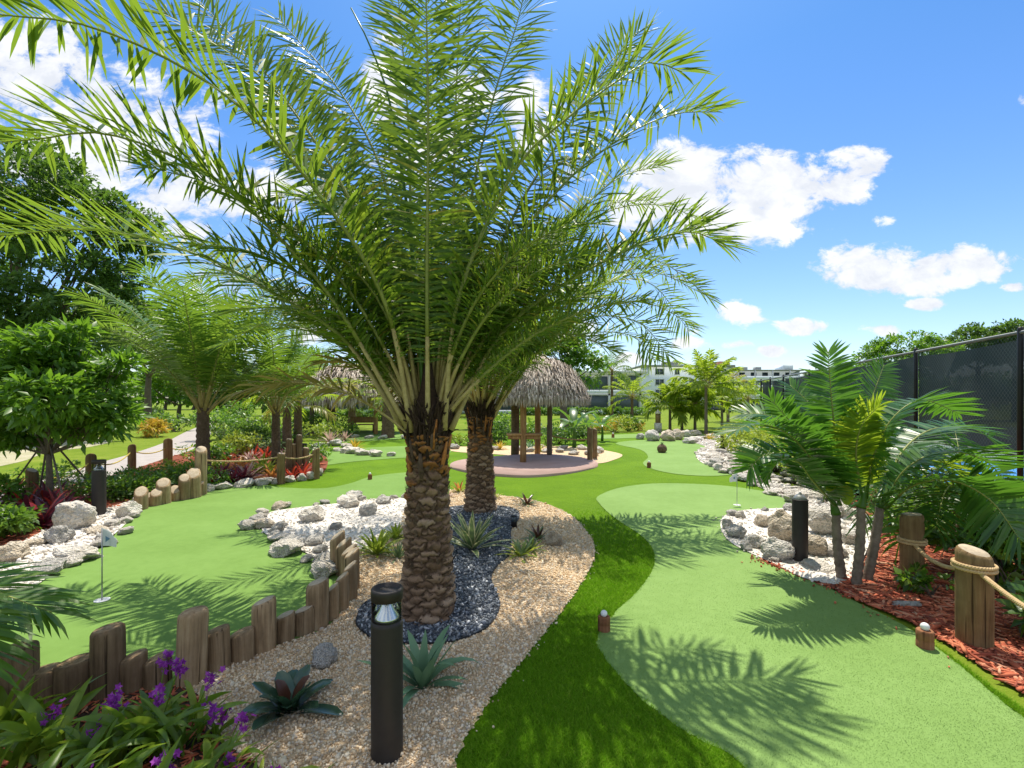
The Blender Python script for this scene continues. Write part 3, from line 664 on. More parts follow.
# --- rocks
ROCKM=[]
V3,F3=ico(3)
for k in range(7):
    o_=np.array([k*7.3,k*3.1,k*5.7]); r_=np.random.default_rng(90+k)
    V=V3.copy()
    for _ in range(9):                       # a few broken faces
        nn=unit(r_.normal(size=3)); dd=r_.uniform(.62,.9); ex=np.maximum(0,V@nn-dd); V=V-ex[:,None]*nn*.85
    q=np.array([mnoise.fractal(Vector(v*1.3+o_),1.0,2.0,5) for v in V3]); q2=np.array([mnoise.noise(Vector(v*5+o_)) for v in V3])
    V=V*(1+.26*q+.055*q2)[:,None]
    me=bpy.data.meshes.new('rock'); me.from_pydata(V.tolist(),[],F3.tolist()); me.polygons.foreach_set('use_smooth',np.ones(len(F3),bool)); me.update()
    me.materials.append(None); ROCKM.append(me)
RM={}
for k,me in enumerate(ROCKM):
    for q_ in ('lime','limed','limet'):
        c=me.copy(); c.materials[0]=M[q_]; RM[(k,q_)]=c
def rock(name,label,loc,size,mat,r,group=None,sx=None,sink=.25,rz=None):
    o=bpy.data.objects.new(name,RM[(int(r.integers(7)),mat)]); COL.objects.link(o)
    s=np.array(sx if sx else (size*r.uniform(.85,1.3),size*r.uniform(.75,1.1),size*r.uniform(.42,.68)))
    o.scale=s; o.rotation_euler=(r.normal(0,.12),r.normal(0,.12),r.uniform(0,6.28) if rz is None else rz)
    o.location=np.asarray(loc)+[0,0,s[2]*(1-sink)*.8]
    return tag(o,label,'rock',group)
def rockrow(pts,step,size,label,group,r,mats=('lime','limed'),pr=(.75,.25),jit=.1,rows=1):
    g=np.array([P(*p)[:2] for p in pts]); L=np.linalg.norm(np.diff(g,axis=0),axis=1).sum()
    s=spline(g,max(3,int(L/step)))
    for a in range(rows):
        for p in s:
            z=size*r.lognormal(0,.25); rock('border_rock',label,(p[0]+r.normal(0,jit),p[1]+r.normal(0,jit)+a*step*.9,.02),z,str(r.choice(mats,p=pr)),r,group)
# ------------------------------------------------------------------ the two big date palms
def trunkmat():
    m,nt,b=newmat('date_trunk')
    def at(n):
        x=nt.nodes.new('ShaderNodeAttribute'); x.attribute_name=n; return x.outputs['Fac']
    n=noisen(nt,14,6,.7)
    f=mixc(nt,.45,at('cell'),n)
    c=ramp(nt,f,[(.1,(.165,.10,.06)),(.4,(.26,.168,.105)),(.6,(.35,.235,.15)),(.9,(.47,.355,.25))])
    oc=ramp(nt,n,[(.3,(.19,.085,.03)),(.55,(.38,.17,.055)),(.75,(.45,.26,.115))])
    c=mixc(nt,at('orange'),c,oc)
    fb=ramp(nt,noisen(nt,40,4),[(.3,(.05,.033,.022)),(.7,(.12,.08,.05))])
    c=mixc(nt,mapr(nt,at('edge'),.02,.34,.8,0),c,fb); lk(nt,c,b.inputs['Base Color'])
    b.inputs['Roughness'].default_value=.95; b.inputs['Specular IOR Level'].default_value=.15
    bumpn(nt,b,noisen(nt,35,6,.75),.9,.02); return m
M['datetrunk']=trunkmat()
def date_trunk(loc,zt,r0,r1,orz,seed,parent):
    r=np.random.default_rng(seed); na,nz=150,190
    z=np.linspace(-.05,zt,nz); a=np.arange(na)/na*2*np.pi
    rad=np.interp(z,[0,zt*.12,zt*.5,zt*.85,zt],[r0*1.10,r0*1.02,(r0+r1)/2,r1,r1*1.12])
    step=.0078; nc=int((zt+.3)/step); k=np.arange(nc); cz=k*step-.1+r.normal(0,.013,nc); ca=(k*2.39996+r.normal(0,.16,nc))%(2*np.pi)
    rn=r.random(nc)
    E=np.zeros((nz,na)); Q1=np.zeros((nz,na)); C=np.zeros((nz,na)); D=np.zeros((nz,na))
    wA=np.array([[mnoise.noise(Vector((math.cos(q_)*5,math.sin(q_)*5,z_*9+seed))) for q_ in a] for z_ in z])*.11; wZ=np.array([[mnoise.noise(Vector((math.cos(q_)*6+9,math.sin(q_)*6,z_*11+seed))) for q_ in a] for z_ in z])*.022
    for i in range(nz):
        s=np.abs(cz-z[i])<.25
        da=(a[:,None]-ca[s][None]+np.pi)%(2*np.pi)-np.pi
        da=da+wA[i][:,None]; dx=da*rad[i]/.092; dz=(z[i]-cz[s][None]+wZ[i][:,None])/.040
        q=np.sqrt(np.abs(dx)**1.7+np.abs(dz)**1.7); o=np.argsort(q,1); j=np.arange(na)
        E[i]=q[j,o[:,1]]-q[j,o[:,0]]; Q1[i]=q[j,o[:,0]]; C[i]=rn[s][o[:,0]]; D[i]=dz[0,o[:,0]]
    e=np.clip(E/.45,0,1); e=e*e*(3-2*e)
    disp=.040*np.sqrt(np.clip(1.05-Q1**2*.75,0,1))*np.clip(e*1.6,0,1)+e*(.018*np.clip(D,-1.2,1.2)+.030*(C-.5))-.012+.006*np.array([[mnoise.noise(Vector((q_*3,z_*22,seed))) for q_ in np.cos(a)*4+np.sin(a)*7] for z_ in z])
    rr=rad[:,None]*.97+disp-.006
    V=np.stack([rr*np.cos(a),rr*np.sin(a),np.repeat(z[:,None],na,1)+.01*np.sin(a*3)],-1).reshape(-1,3)
    i=np.arange(nz-1)[:,None]*na; j=np.arange(na)[None]; kk=(j+1)%na
    mb=MB(); mb.add(V,[np.stack([i+j,i+kk,i+na+kk,i+na+j],-1).reshape(-1,4)])
    o=mb.build('trunk',M['datetrunk'],parent,smooth=True)
    orr=np.clip((z[:,None]-orz+(C-.5)*.62)/.10,0,1)*np.clip((C-.22)*6,0,1)*np.clip((E-.06)*9,0,1)
    for nm,ar in (('edge',E),('cell',C),('orange',orr.astype(float))):
        at=o.data.attributes.new(nm,'FLOAT','POINT'); at.data.foreach_set('value',ar.astype(np.float32).ravel())
    # frayed chips and fibre standing off the old leaf bases
    n=520; az=r.uniform(0,6.283,n); h=r.uniform(.05,zt,n); rr_=np.interp(h,z,rad)+.012; ra=np.stack([np.cos(az),np.sin(az),0*az],1); ta=np.stack([-np.sin(az),np.cos(az),0*az],1)
    b=ra*rr_[:,None]+np.c_[0*h,0*h,h]; w_=r.uniform(.008,.026,n)[:,None]; D=unit(np.array([0,0,1.])+ra*r.uniform(.1,.7,n)[:,None]+ta*r.normal(0,.35,n)[:,None]); L=r.uniform(.025,.06,n)[:,None]
    V=np.stack([b-ta*w_,b+ta*w_,b+D*L+ta*w_*.4,b+D*L*.9-ta*w_*.5],1).reshape(-1,3); m=MB(); m.add(V,[np.arange(4*n).reshape(-1,4)]); m.build('frayed_fibre',M['brownbark'],parent)['kind']='stuff'
    # dark fibre and cut boots below the crown
    mb=MB()
    lathe(mb,[(r1*1.02,zt-.06),(r1*1.13,zt+.02),(r1*1.02,zt+.10),(r1*.72,zt+.22),(r1*.42,zt+.40),(r1*.22,zt+.62)],20)
    for q in range(170):
        az=r.uniform(0,6.283); h=r.uniform(-.08,.20); rr_=np.interp(h,[0,.16,.34,.62],[r1*1.1,r1*1.08,r1*.85,r1*.55])
        p=np.array([math.cos(az)*rr_,math.sin(az)*rr_,zt+h]); dd=np.array([math.cos(az)*.35,math.sin(az)*.35,1])
        tube(mb,spline([p-dd*.05,p+dd*.06+r.normal(0,.01,3),p+dd*r.uniform(.08,.17)+r.normal(0,.03,3)],5),np.linspace(.02,.004,5),4)
    mb.build('fibre_crown_base',M['fibre'],parent)
    for q in range(26):
        az=q*2.4+.3; h=r.uniform(-.24,.06); ra=r1*1.06
        p=np.array([math.cos(az)*ra,math.sin(az)*ra,zt+h]); dd=np.array([math.cos(az)*.22,math.sin(az)*.22,1.])
        m=MB(); tube(m,[p-dd*.12,p,p+dd*r.uniform(.06,.15)],[.06,.05*r.uniform(.8,1.2),.022*r.uniform(.6,1.6)],7,flat=.38)
        m.build('boot',M['fibre' if q%5<2 else ('brownbark' if q%5==2 else 'boot')],parent)

def fr_px(parent,org,pts,r,leaf='date',hint=None,L=.44,n=140,W=.025,**k):
    c=np.array([A(*p) for p in pts]); h=fhint(c) if hint is None else np.array(hint,float)
    mb=MB(); kw=dict(pet=.145,a0=80,a1=56,vee=16,plum=22,droop=.14,rad=.026,wtw=15); kw.update(k)
    frond(mb,c,h,n,L,W,r,**kw)
    return mb.build('frond',[M[leaf],M['rachis'],M['petiole']],parent,org)

r=np.random.default_rng(21)
B1=P(428,617); p1=thing('date_palm','large feathery date palm rising from the slate chips in the foreground','palm tree',B1)
date_trunk(B1,1.60,.210,.160,1.28,31,p1)
d0=B1[1]
FR=[[(412,432,d0-.12),(383,297,4.0),(305,176,3.72),(219,90,3.5),(98,29,3.3),(-8,14,3.2)],
 [(408,428,d0-.1),(328,293,4.05),(234,195,3.9),(172,156,3.8),(101,133,3.75),(39,139,3.7),(2,142,3.68)],
 [(404,428,d0),(345,340,4.3),(273,293,4.35),(195,254,4.4),(98,230,4.4),(-5,236,4.4)],
 [(420,425,d0+.1),(402,270,4.7),(379,164,4.95),(336,86,5.15),(278,18,5.3)],
 [(414,425,d0+.1),(352,210,4.7),(285,98,4.9),(234,39,5.0),(200,2,5.1)],
 [(428,430,d0-.15),(427,270,4.05),(428,120,3.95),(425,-60,3.85)],
 [(436,425,d0+.1),(452,250,4.55),(455,120,4.8),(462,-30,5.0)],
 [(440,425,d0+.12),(466,230,4.7),(490,110,4.95),(518,20,5.15),(527,-25,5.2)],
 [(444,430,d0-.1),(459,297,4.1),(514,172,4.15),(569,117,4.2),(616,82,4.28),(650,62,4.38),(682,72,4.45)],
 [(446,426,d0+.05),(500,270,4.55),(561,187,4.75),(623,137,4.9),(675,114,5.0),(716,112,5.1)],
 [(450,430,d0),(500,335,4.45),(569,281,4.65),(647,242,4.75),(692,232,4.8),(726,246,4.8)],
 [(424,425,d0+.1),(412,260,4.6),(408,120,4.85),(396,-30,5.0)],
 [(406,430,d0+.1),(352,350,4.9),(292,300,5.5),(235,275,6.0),(190,280,6.3)],
 [(404,432,d0+.05),(365,365,4.7),(310,330,5.3),(262,325,5.8),(225,345,6.1)],
 [(448,428,d0+.15),(505,320,4.9),(560,235,5.3),(615,180,5.6),(665,165,5.7)],
 [(444,426,d0+.1),(505,235,4.85),(560,140,5.1),(600,75,5.3),(640,30,5.4)],
 [(416,426,d0-.05),(365,235,4.35),(300,120,4.4),(240,60,4.4),(160,10,4.4)],
]
for k,pts in enumerate(FR):
    fr_px(p1,B1,pts,r,hint=[0,-1,.15] if k in (5,6,11) else ([0,-.8,.55] if k in (3,4,7,15,16) else None),L=.47 if k in (5,6,11) else (.56 if k in (0,1,2,8,9,10) else .5),W=.036 if k in (0,1,2,8,9,10) else .030)
# the spear leaf still closed
m=MB(); tube(m,spline(np.array([A(425,420,4.25),A(412,250,4.2),A(392,112,4.15),(A(372,50,4.1)),A(351,8,4.1)]),16),np.linspace(.024,.006,16),6); m.build('spear_leaf',M['shrub'],p1,B1)
def more_fronds(par,org,n,FL,zt,r,azr,er=(.75,1.4),tr=.12,nl=124,L=.42,Wd=.025,**k):
    for i in range(n):
        az=azr[0]+(azr[1]-azr[0])*((i*.618)%1); el=r.uniform(*er)
        b=org+np.array([math.cos(az)*tr,math.sin(az)*tr,zt+.28*(el-.6)])
        c=fcurve(b,az,el,FL*r.uniform(.85,1.08),r.uniform(.75,1.3),side=r.normal(0,.2))
        m=MB(); kw=dict(pet=.145,a0=80,a1=48,vee=18,plum=28,droop=.14,rad=.023); kw.update(k)
        frond(m,c,fhint(c),nl,L,Wd,r,**kw); m.build('frond',[M['date'],M['rachis'],M['petiole']],par,org)
more_fronds(p1,B1,10,3.1,1.66,r,(.35,math.pi-.35),(1.0,1.45))
more_fronds(p1,B1,10,2.9,1.62,r,(.55,math.pi+.4),(.85,1.25),L=.42)
more_fronds(p1,B1,20,2.0,1.64,r,(-.5,math.pi+.5),(.85,1.42),nl=120,L=.25,Wd=.015,pet=.2,plum=40,spread=12)
for az in (2.7,3.6,1.6):                # older, browning fronds low in the crown
    b=B1+np.array([math.cos(az)*.15,math.sin(az)*.15,1.58]); c=fcurve(b,az,r.uniform(.75,1.1),1.4,1.2)
    m=MB(); frond(m,c,fhint(c),46,.34,.024,r,pet=.22,plum=24,rad=.016,droop=.3); m.build('frond',[M['dateold'],M['petiole'],M['petiole']],p1,B1)

B2=P(480,512); p2=thing('date_palm','second date palm behind the big one, nearer the thatched hut','palm tree',B2)
date_trunk(B2,1.62,.245,.19,1.15,32,p2)
for pts in ([(490,418,8.3),(540,330,8.35),(600,285,8.4),(655,273,8.4),(705,295,8.4)],[(490,420,8.3),(540,350,8.2),(581,319,8.1),(636,321,8.0),(669,356,8.0)],
            [(488,418,8.4),(545,320,8.8),(600,285,9.0),(650,283,9.2),(690,332,9.2)],[(492,420,8.4),(530,360,8.6),(580,335,8.8),(630,335,9.0),(655,360,9.0)],
            [(490,418,8.3),(545,305,8.3),(600,262,8.2),(660,262,8.1),(712,300,8.0)],[(490,418,8.4),(540,335,8.6),(600,306,8.8),(650,304,9.0),(694,326,9.1)],[(490,420,8.3),(535,345,8.1),(575,335,7.9),(615,352,7.7)],[(488,418,8.3),(540,270,8.4),(600,215,8.5),(660,205,8.5),(710,225,8.5)],[(486,415,8.3),(520,300,8.3),(560,240,8.3),(610,205,8.3),(650,200,8.3)],[(474,418,8.3),(430,330,8.3),(380,290,8.3),(330,290,8.3),(290,330,8.2)]):
    fr_px(p2,B2,pts,r,n=104,L=.54,W=.032)
more_fronds(p2,B2,26,3.6,1.66,r,(0,6.283),(.95,1.48),nl=76,L=.44)
more_fronds(p2,B2,12,1.7,1.64,r,(0,6.283),(.85,1.42),nl=90,L=.26,Wd=.016,pet=.2,plum=40,spread=12)

# ------------------------------------------------------------------ bollard lights
def bollard(label,loc,h,rad,group='bollard path lights',dome=False):
    if dome:
        t=thing('bollard_light',label,'bollard light',loc,group)
        m=MB(); lathe(m,[(rad*.99,-.05),(rad,.0),(rad,h-.07),(rad*.96,h-.062),(rad*.5,h-.06)],32); m.build('body',M['bronze'],t)
        m=MB(); lathe(m,[(rad*.86,h-.064),(rad*.80,h-.045),(rad*.50,h-.016),(rad*.16,h+.004),(rad*.14,h+.022),(.001,h+.024)],28); m.build('cap',M['grey'],t,smooth=True)
        return t
    t=thing('bollard_light',label,'bollard light',loc,group)
    m=MB(); lathe(m,[(rad*.99,-.05),(rad,.0),(rad,h-.19*1.0),(rad*.97,h-.165),(rad*.6,h-.163)],32); m.build('body',M['bronze'],t,smooth=False)
    m=MB(); lathe(m,[(rad*.80,h-.164),(rad*.74,h-.15),(rad*.45,h-.115),(rad*.22,h-.07),(rad*.15,h-.058)],28); m.build('reflector',M['reflector'],t,smooth=True)
    m=MB(); lathe(m,[(rad*.96,h-.165),(rad*.96,h-.055)],32,cap=False); m.build('lens',M['lens'],t,smooth=True)
    m=MB(); lathe(m,[(rad*.5,h-.056),(rad,h-.058),(rad*1.005,h-.008),(rad*.97,h-.001),(rad*.84,h),(rad*.80,h-.012),(rad*.2,h-.014),(.0005,h-.013)],32,cap=False); m.build('cap',M['bronze'],t)
    return t
b0=bollard('tall dark bronze bollard light standing in the pebbles in the foreground',P(387,758),.905,.083)
bollard('dark bollard light between the white rocks and the red mulch',P(800,562),.80,.084,dome=True)
bollard('dark bollard light beside the large pale boulder at the left',P(99,516),.92,.095)
bollard('small dark bollard light in the white rocks before the yellow-green shrubs',P(723,452),.72,.085,dome=True)
bollard('dark bollard light half hidden behind the big palm trunk',P(444,486),.75,.085)
bollard('distant bollard light by the far palm and pale gravel',P(303,470),.72,.10)

# ------------------------------------------------------------------ flags and tee markers
def flagstick(label,loc,h,fw,fh,dirx):
    t=thing('flagstick',label,'golf flag',loc,'putting green flags'); s=1
    m=MB(); tube(m,[(0,0,-.02),(0,0,h)],[.006,.005],8); m.build('pole',M['grey'],t)
    m=MB(); n=7; u=np.linspace(0,1,n); x=dirx*u*fw; y=.02*np.sin(u*5)
    top=np.stack([x,y,np.full(n,h-.005)-u*fh*.55],1); bot=np.stack([x,y,np.full(n,h-.005-fh)+u*fh*-.02+u*0],1)
    V=np.stack([top,bot],1); V=np.r_[V.reshape(-1,3),(V+np.array([0,.003,0])).reshape(-1,3)]
    i=np.arange(n-1)*2; q=np.stack([i,i+1,i+3,i+2],1); m.add(V,[q,q[:,::-1]+2*n]); fl=m.build('flag',M['flag'],t)
    m=MB(); m.add(np.array([(dirx*fw*.25,-.006,h-fh*.45),(dirx*fw*.5,.002,h-fh*.62),(dirx*fw*.25,-.006,h-fh*.8)]),[[0,1,2]]); m.build('print',M['flagblue'],fl)
    m=MB(); lathe(m,[(.062,.017),(.062,.022),(.052,.023),(.05,.0),(.02,-.0)],24); m.build('cup',M['white'],t)
    return t
flagstick('pale triangular flag on a thin pole on the left putting green',P(102,602),.70,.15,.17,1)
flagstick('small white flag on the far edge of the right putting green',P(737,506),.60,.14,.16,-1)
M['teewood']=wood('tee_wood',(.14,.06,.03),(.27,.12,.06),(.36,.19,.10))
def tee(label,loc,s=1):
    t=thing('tee_marker',label,'tee marker',loc,'small round tee markers')
    m=MB(); lathe(m,[(.047*s,-.02),(.05*s,.005),(.05*s,.06*s),(.046*s,.066*s),(.05*s,.072*s),(.05*s,.125*s),(.044*s,.132*s),(.02*s,.134*s)],20); m.build('base',M['teewood'],t)
    m=MB(); V,Fc=ico(2); m.add(V*.027*s+np.array([0,0,.152*s]),[Fc]); m.build('ball',M['white'],t,smooth=True)
tee('small reddish tee marker with white ball on the edge of dark turf',P(604,632),1.0)
tee('small brown tee marker with white ball beside the rope post',P(925,649),1.12)
tee('tiny dark tee marker at the edge of the left putting green',P(370,480),1.0)
tee('tiny dark tee marker on turf between the two right greens',P(649,468),1.15)
tee('tiny dark tee marker on the strip of far turf',P(613,438),1.5)
tee('tiny dark tee marker near the tip of the white rock strip',P(734,473),1.0)
# pineapple-shaped stone marker and the little pillar
t=thing('pineapple_marker','brown pineapple-shaped stone marker on the far right green','stone marker',P(662,453))
m=MB(); V,Fc=ico(3); q=np.array([mnoise.noise(Vector(x*6)) for x in V]); m.add(V*(1+.08*q)[:,None]*np.array([.17,.17,.17])+np.array([0,0,.15]),[Fc]); m.build('body',M['brownbark'],t,smooth=True)
m=MB()
for i in range(14): strap(m,(0,0,.28),i*2.4,.5+.07*i,.14,.03,.4)
m.build('tuft',M['agave'],t)
t=thing('stone_pillar','slim stone pillar with pale cap standing behind rocks on the far green','pillar',P(658,432.5))
m=MB(); box(m,(0,0,.28),(.34,.34,.56)); m.build('plinth',M['limed'],t)
m=MB(); box(m,(0,0,.83),(.24,.24,.54)); m.build('shaft',M['postw'],t)
m=MB(); lathe(m,[(.20,1.10),(.20,1.16),(.13,1.22),(.05,1.30),(.005,1.36)],10); m.build('cap',M['lime'],t)
# ------------------------------------------------------------------ log palisades
r=np.random.default_rng(5)
def logmesh(h,rad,sl,da,seed):
    q=np.random.default_rng(seed); n=22; a=np.arange(n)/n*2*np.pi; dv=np.array([math.cos(da),math.sin(da)])
    zs=np.array([-.12,.0,.3,.6,.86,.93,.965,.985]); V=[]
    ph=q.uniform(0,6.28,3)
    for k,zz in enumerate(zs):
        rr=rad*(1+.035*np.sin(2*a+ph[0])+.02*np.sin(5*a+ph[1]+zz)+q.normal(0,.008,n)); 
        if k==5: rr=rr*.985
        if k==6: rr=rr*.93
        if k==7: rr=rr*.80
        x,y=rr*np.cos(a),rr*np.sin(a); cut=h-sl*(x*dv[0]+y*dv[1]+rad); z=np.where(zz>0,zz*cut,zz)
        V.append(np.stack([x,y,z],1))
    V=np.concatenate(V); m=len(zs); i=np.arange(m-1)[:,None]*n; j=np.arange(n)[None]; k=(j+1)%n
    mb=MB(); side=np.stack([i+j,i+k,i+n+k,i+n+j],-1).reshape(m-1,n,4)
    c=V[-n:].mean(0)+np.array([0,0,h*.015]); V=np.r_[V,c[None]]
    mb.add(V,[side[:-1].reshape(-1,4)],0)
    off=0
    mb.f.append((side[-1],0)); mb.f.append((np.stack([(m-1)*n+np.arange(n),(m-1)*n+(np.arange(n)+1)%n,np.full(n,m*n)],1),1))
    return mb
def log(label,px,pb,pt,wpx,group,sl=.35,da=math.pi,mat=('log','logend'),name='log'):
    b=P(px,pb); d=b[1]; h=max(.08,(pb-pt)*d/F)
    mb=logmesh(h,wpx/2*d/F,sl,da,int(px*7+pb)); o=mb.build(name,[M[mat[0]],M[mat[1]]],smooth=False); o.location=b
    o.rotation_euler=(r.normal(0,.015),r.normal(0,.015),0)
    return tag(o,label,'log',group)
G='log palisade beside the tan pebble bed'
LOGS=[(13,712,645,40,'thickest dark log at the left edge of the photo, in the palisade'),
 (43,706,667,30,'low round-topped log next to the thickest log at the left edge'),(76,700,657,33,'low dark log between the left-edge logs and a tall round-topped log'),
 (108,697,625,29,'tall round-topped log standing above the purple orchid flowers'),(133,692,650,24,'low log just right of the tall log above the orchids'),
 (158,688,652,25,'low log mostly hidden behind purple orchid flowers'),(191,684,608,27,'tall log right of the purple flower spikes'),
 (217,670,625,25,'grey short log with slanted top, first right of the tall log by the flowers'),(242,661,627,24,'short slanted log, second right of the tall log by the flowers'),
 (264,652,596,23,'tall slant-topped log above the middle of the pebble bed'),(285,642,611,19,'short log just right of the tall one above the dark bromeliad'),
 (304,634,605,20,'brownish short log, fifth before the palisade bends away'),(317,628,577,22,'tall log at the bend of the palisade'),
 (332,620,582,14,'short log just after the tall log at the bend'),(342,611,571,13,'sunlit log with slanted top at the outer side of the bend'),
 (350,601,560,14,'slant-topped log, second beyond the bend of the palisade'),(352,591,546,15,'tall slant-topped log, third beyond the bend of the palisade'),
 (349,582,543,16,'slant-topped log, fourth beyond the bend of the palisade'),(344,575,536,16,'pale-topped log, second from the far end of the palisade'),(338,568,529,15,'farthest and highest-looking pale-topped log of the palisade')]
for k,(x,b,t_,w_,lb) in enumerate(LOGS):
    bend=k>=13
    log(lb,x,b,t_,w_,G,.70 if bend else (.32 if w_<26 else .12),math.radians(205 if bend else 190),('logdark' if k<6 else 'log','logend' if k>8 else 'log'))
G='slanted logs edging the left putting green'
for x,b,t_,w_,lb in [(141,510,486,12,'slant-cut log at the near end of the row by the left green'),(150,506,492,7,'lowest small log second in the row by the left green'),(156,506,488,10,'slant-cut log third in the row by the left green'),
  (164,504,477,12,'tall slant-cut log in the middle of the row by the left green'),(175,501,485,10,'short log just right of the tall middle one by the left green'),(185,500,473,10,'slant-cut log third from the post end by the left green'),
  (194,498,467,13,'tall slant-cut log next to the rope post by the left green'),(201,496,479,6,'thin log squeezed against the rope post by the left green')]:
    log(lb,x,b,t_,w_,G,.8,math.radians(-60),('log','logend'))
G='dark timber posts behind the red plants'
for x,b,t_,lb in [(289,477,438,'leftmost dark timber post behind the red plants'),(294,476,443,'second dark timber post behind the red plants'),(299,476,434,'tallest dark timber post behind the red plants'),(306,475,447,'rightmost dark timber post behind the red plants')]:
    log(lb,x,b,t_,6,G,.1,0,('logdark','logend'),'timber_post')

# ------------------------------------------------------------------ ropes and posts
def ropegeo(mb,pts,rad,turn=.055,strands=3):
    L=np.linalg.norm(np.diff(np.asarray(pts),axis=0),axis=1).sum(); n=int(max(20,L/turn*6)); c=spline(pts,n); T=unit(np.gradient(c,axis=0)); S=unit(np.cross(T,[0,0,1.])); N=np.cross(S,T)
    s=np.linspace(0,L,n)
    for k in range(strands):
        a=s/turn*2*np.pi/1+k*2*np.pi/strands
        tube(mb,c+(S*np.cos(a)[:,None]+N*np.sin(a)[:,None])*rad*.55,rad*.58,6)
def sag(a,b,d,n=9):
    t=np.linspace(0,1,n)[:,None]; p=np.asarray(a)*(1-t)+np.asarray(b)*t; p[:,2]-=d*4*(t*(1-t))[:,0]; return p
def ropefence(label,posts,nodes,sags,rr,ropem,group=None,loops=True,turn=.055):
    """posts: (px,base,top,width px, slope, dir)"""
    t=thing('rope_fence',label,'rope fence',P(posts[0][0],posts[0][1]),group); o=np.array(t.location)
    for (x,b,tp,wd,sl,da,mt) in posts:
        p=P(x,b); m=logmesh((b-tp)*p[1]/F,wd/2*p[1]/F,sl,da,int(x*3+b)); m.build('post',[M[mt],M['logend']],t,None,loc=p-o)
    for k in range(len(nodes)-1):
        m=MB(); ropegeo(m,sag(nodes[k],nodes[k+1],sags[k]),rr,turn); m.build('rope',M[ropem],t,o,smooth=True)
    if loops:
        for (x,b,tp,wd,sl,da,mt),nd in zip(posts,nodes):
            p=P(x,b); rad=wd/2*p[1]/F+rr*.8; a=np.linspace(0,2*np.pi,28)
            m=MB()
            for dz in (0,rr*1.7): ropegeo(m,np.stack([p[0]+rad*np.cos(a),p[1]+rad*np.sin(a),nd[2]+dz+0*a],1),rr*.85,turn)
            m.build('rope_loop',M[ropem],t,o,smooth=True)
    return t
pA,pB,pC=P(974,645),P(912,582),P(1130,775)
hz=lambda p,z: np.array([p[0],p[1],z])
ropefence('tan timber posts joined by thick twisted rope along the red mulch',[(912,582,512,19,.1,math.pi,'cedar' if 0 else 'postw'),(974,645,545,28,.28,math.radians(-75),'postw'),(1130,775,590,44,.2,math.radians(-75),'postw')],
  [hz(pB,.42),hz(pA,.60),hz(pC,.60)],[.10,.07],.017,'rope')
ropefence('low pointed posts with yellow rope along the left concrete path',[(32,500,467,10,.5,0,'postw'),(91,484,452,9,.7,math.pi*.75,'postw'),(132,470,443,7,.7,math.pi*.75,'postw'),(168,464,437,8,.7,math.pi*.75,'postw'),(203,452,428,6,.5,0,'postw')],
  [hz(P(32,500),.52),hz(P(91,484),.52),hz(P(132,470),.52),hz(P(168,464),.5),hz(P(203,452),.5)],[.22,.2,.12,.2],.016,'ropey',loops=False,turn=.2)
ropefence('timber posts with slack rope in front of the red and yellow bed',[(201,495,445,11,.6,math.radians(-60),'log'),(281,484,452,7.5,.2,0,'postw'),(316,479,447,7,.5,math.pi,'postw')],
  [hz(P(201,495),.70),hz(P(281,484),.62),hz(P(316,479),.62)],[.06,.08],.017,'rope',loops=False,turn=.15)
ropefence('dark posts and rope beside the banana plants at the hut',[(590,462,427,5.5,.2,0,'logdark'),(595,459,428,4.5,.2,0,'logdark'),(549,456,424,4.5,.2,0,'bark')],
  [hz(P(590,462),.70),hz(P(549,456),.72)],[.07],.02,'rope',loops=False,turn=.15)

# ------------------------------------------------------------------ rocks
r=np.random.default_rng(44)
rockrow([(262,529),(262,519),(276,511),(300,507),(330,504),(360,500),(402,498)],.25,.115,'pale rock in the border of the white sand bed by the left green','rocks round the middle sand bed',r,('lime','limed','limet'),(.6,.25,.15))
rockrow([(264,533),(280,541),(300,550),(318,560),(334,572)],.23,.115,'pale rock in the border of the white sand bed by the left green','rocks round the middle sand bed',r,rows=1)
rockrow([(258,530),(272,541),(290,551),(312,563)],.3,.12,'pale rock in the border of the white sand bed by the left green','rocks round the middle sand bed',r)
def big(px,py,w_,h_,lb,mat='lime',dw=None):
    p=P(px,py); d=p[1]; s=w_/2*d/F; o=rock('boulder',lb,p,s,mat,r,None,(s,(dw or .8)*s,h_*d/F/1.75),.08); return o
big(313,522,28,16,'flat pale rock lying alone on the middle white sand bed')
big(336,531,13,10,'small grey rock on the sand behind the log palisade','limed')
big(368,516,18,14,'grey boulder at the back edge of the middle sand bed','limed'); big(349,507,24,14,'pale hump-shaped boulder at the back of the middle sand bed')
big(384,504,20,9,'flat grey rock at the back of the sand bed beside the palm trunk','limed')
big(75,529,36,32,'largest pointed pale boulder near the left bollard light'); big(60,544,24,19,'rounded tan-grey rock below the largest pointed boulder','limed')
big(10,562,36,20,'tan orange rock at the left photo edge','limet'); big(32,547,28,8,'low flat brown rock on the left sand bed','limet')
big(49,572,26,15,'dark grey rock on the edge of the left green','limed'); big(78,560,42,16,'long pale rock on the edge of the left green'); big(96,534,26,8,'flat tan slab on the left sand bed','limet')
big(129,518,22,16,'pale rock at the near end of the slanted log row'); big(108,546,18,9,'small pale rock beside the left green flag')
rockrow([(20,583),(50,576),(90,556),(112,544),(134,519)],.28,.10,'small pale rock on the edge of the left sand bed','small rocks by the left sand bed',r)
big(322,668,26,24,'grey and white rock on the tan pebbles behind the dark bromeliad','limed')
big(553,546,22,15,'pale boulder lying in the pebble bed near the turf','limet')
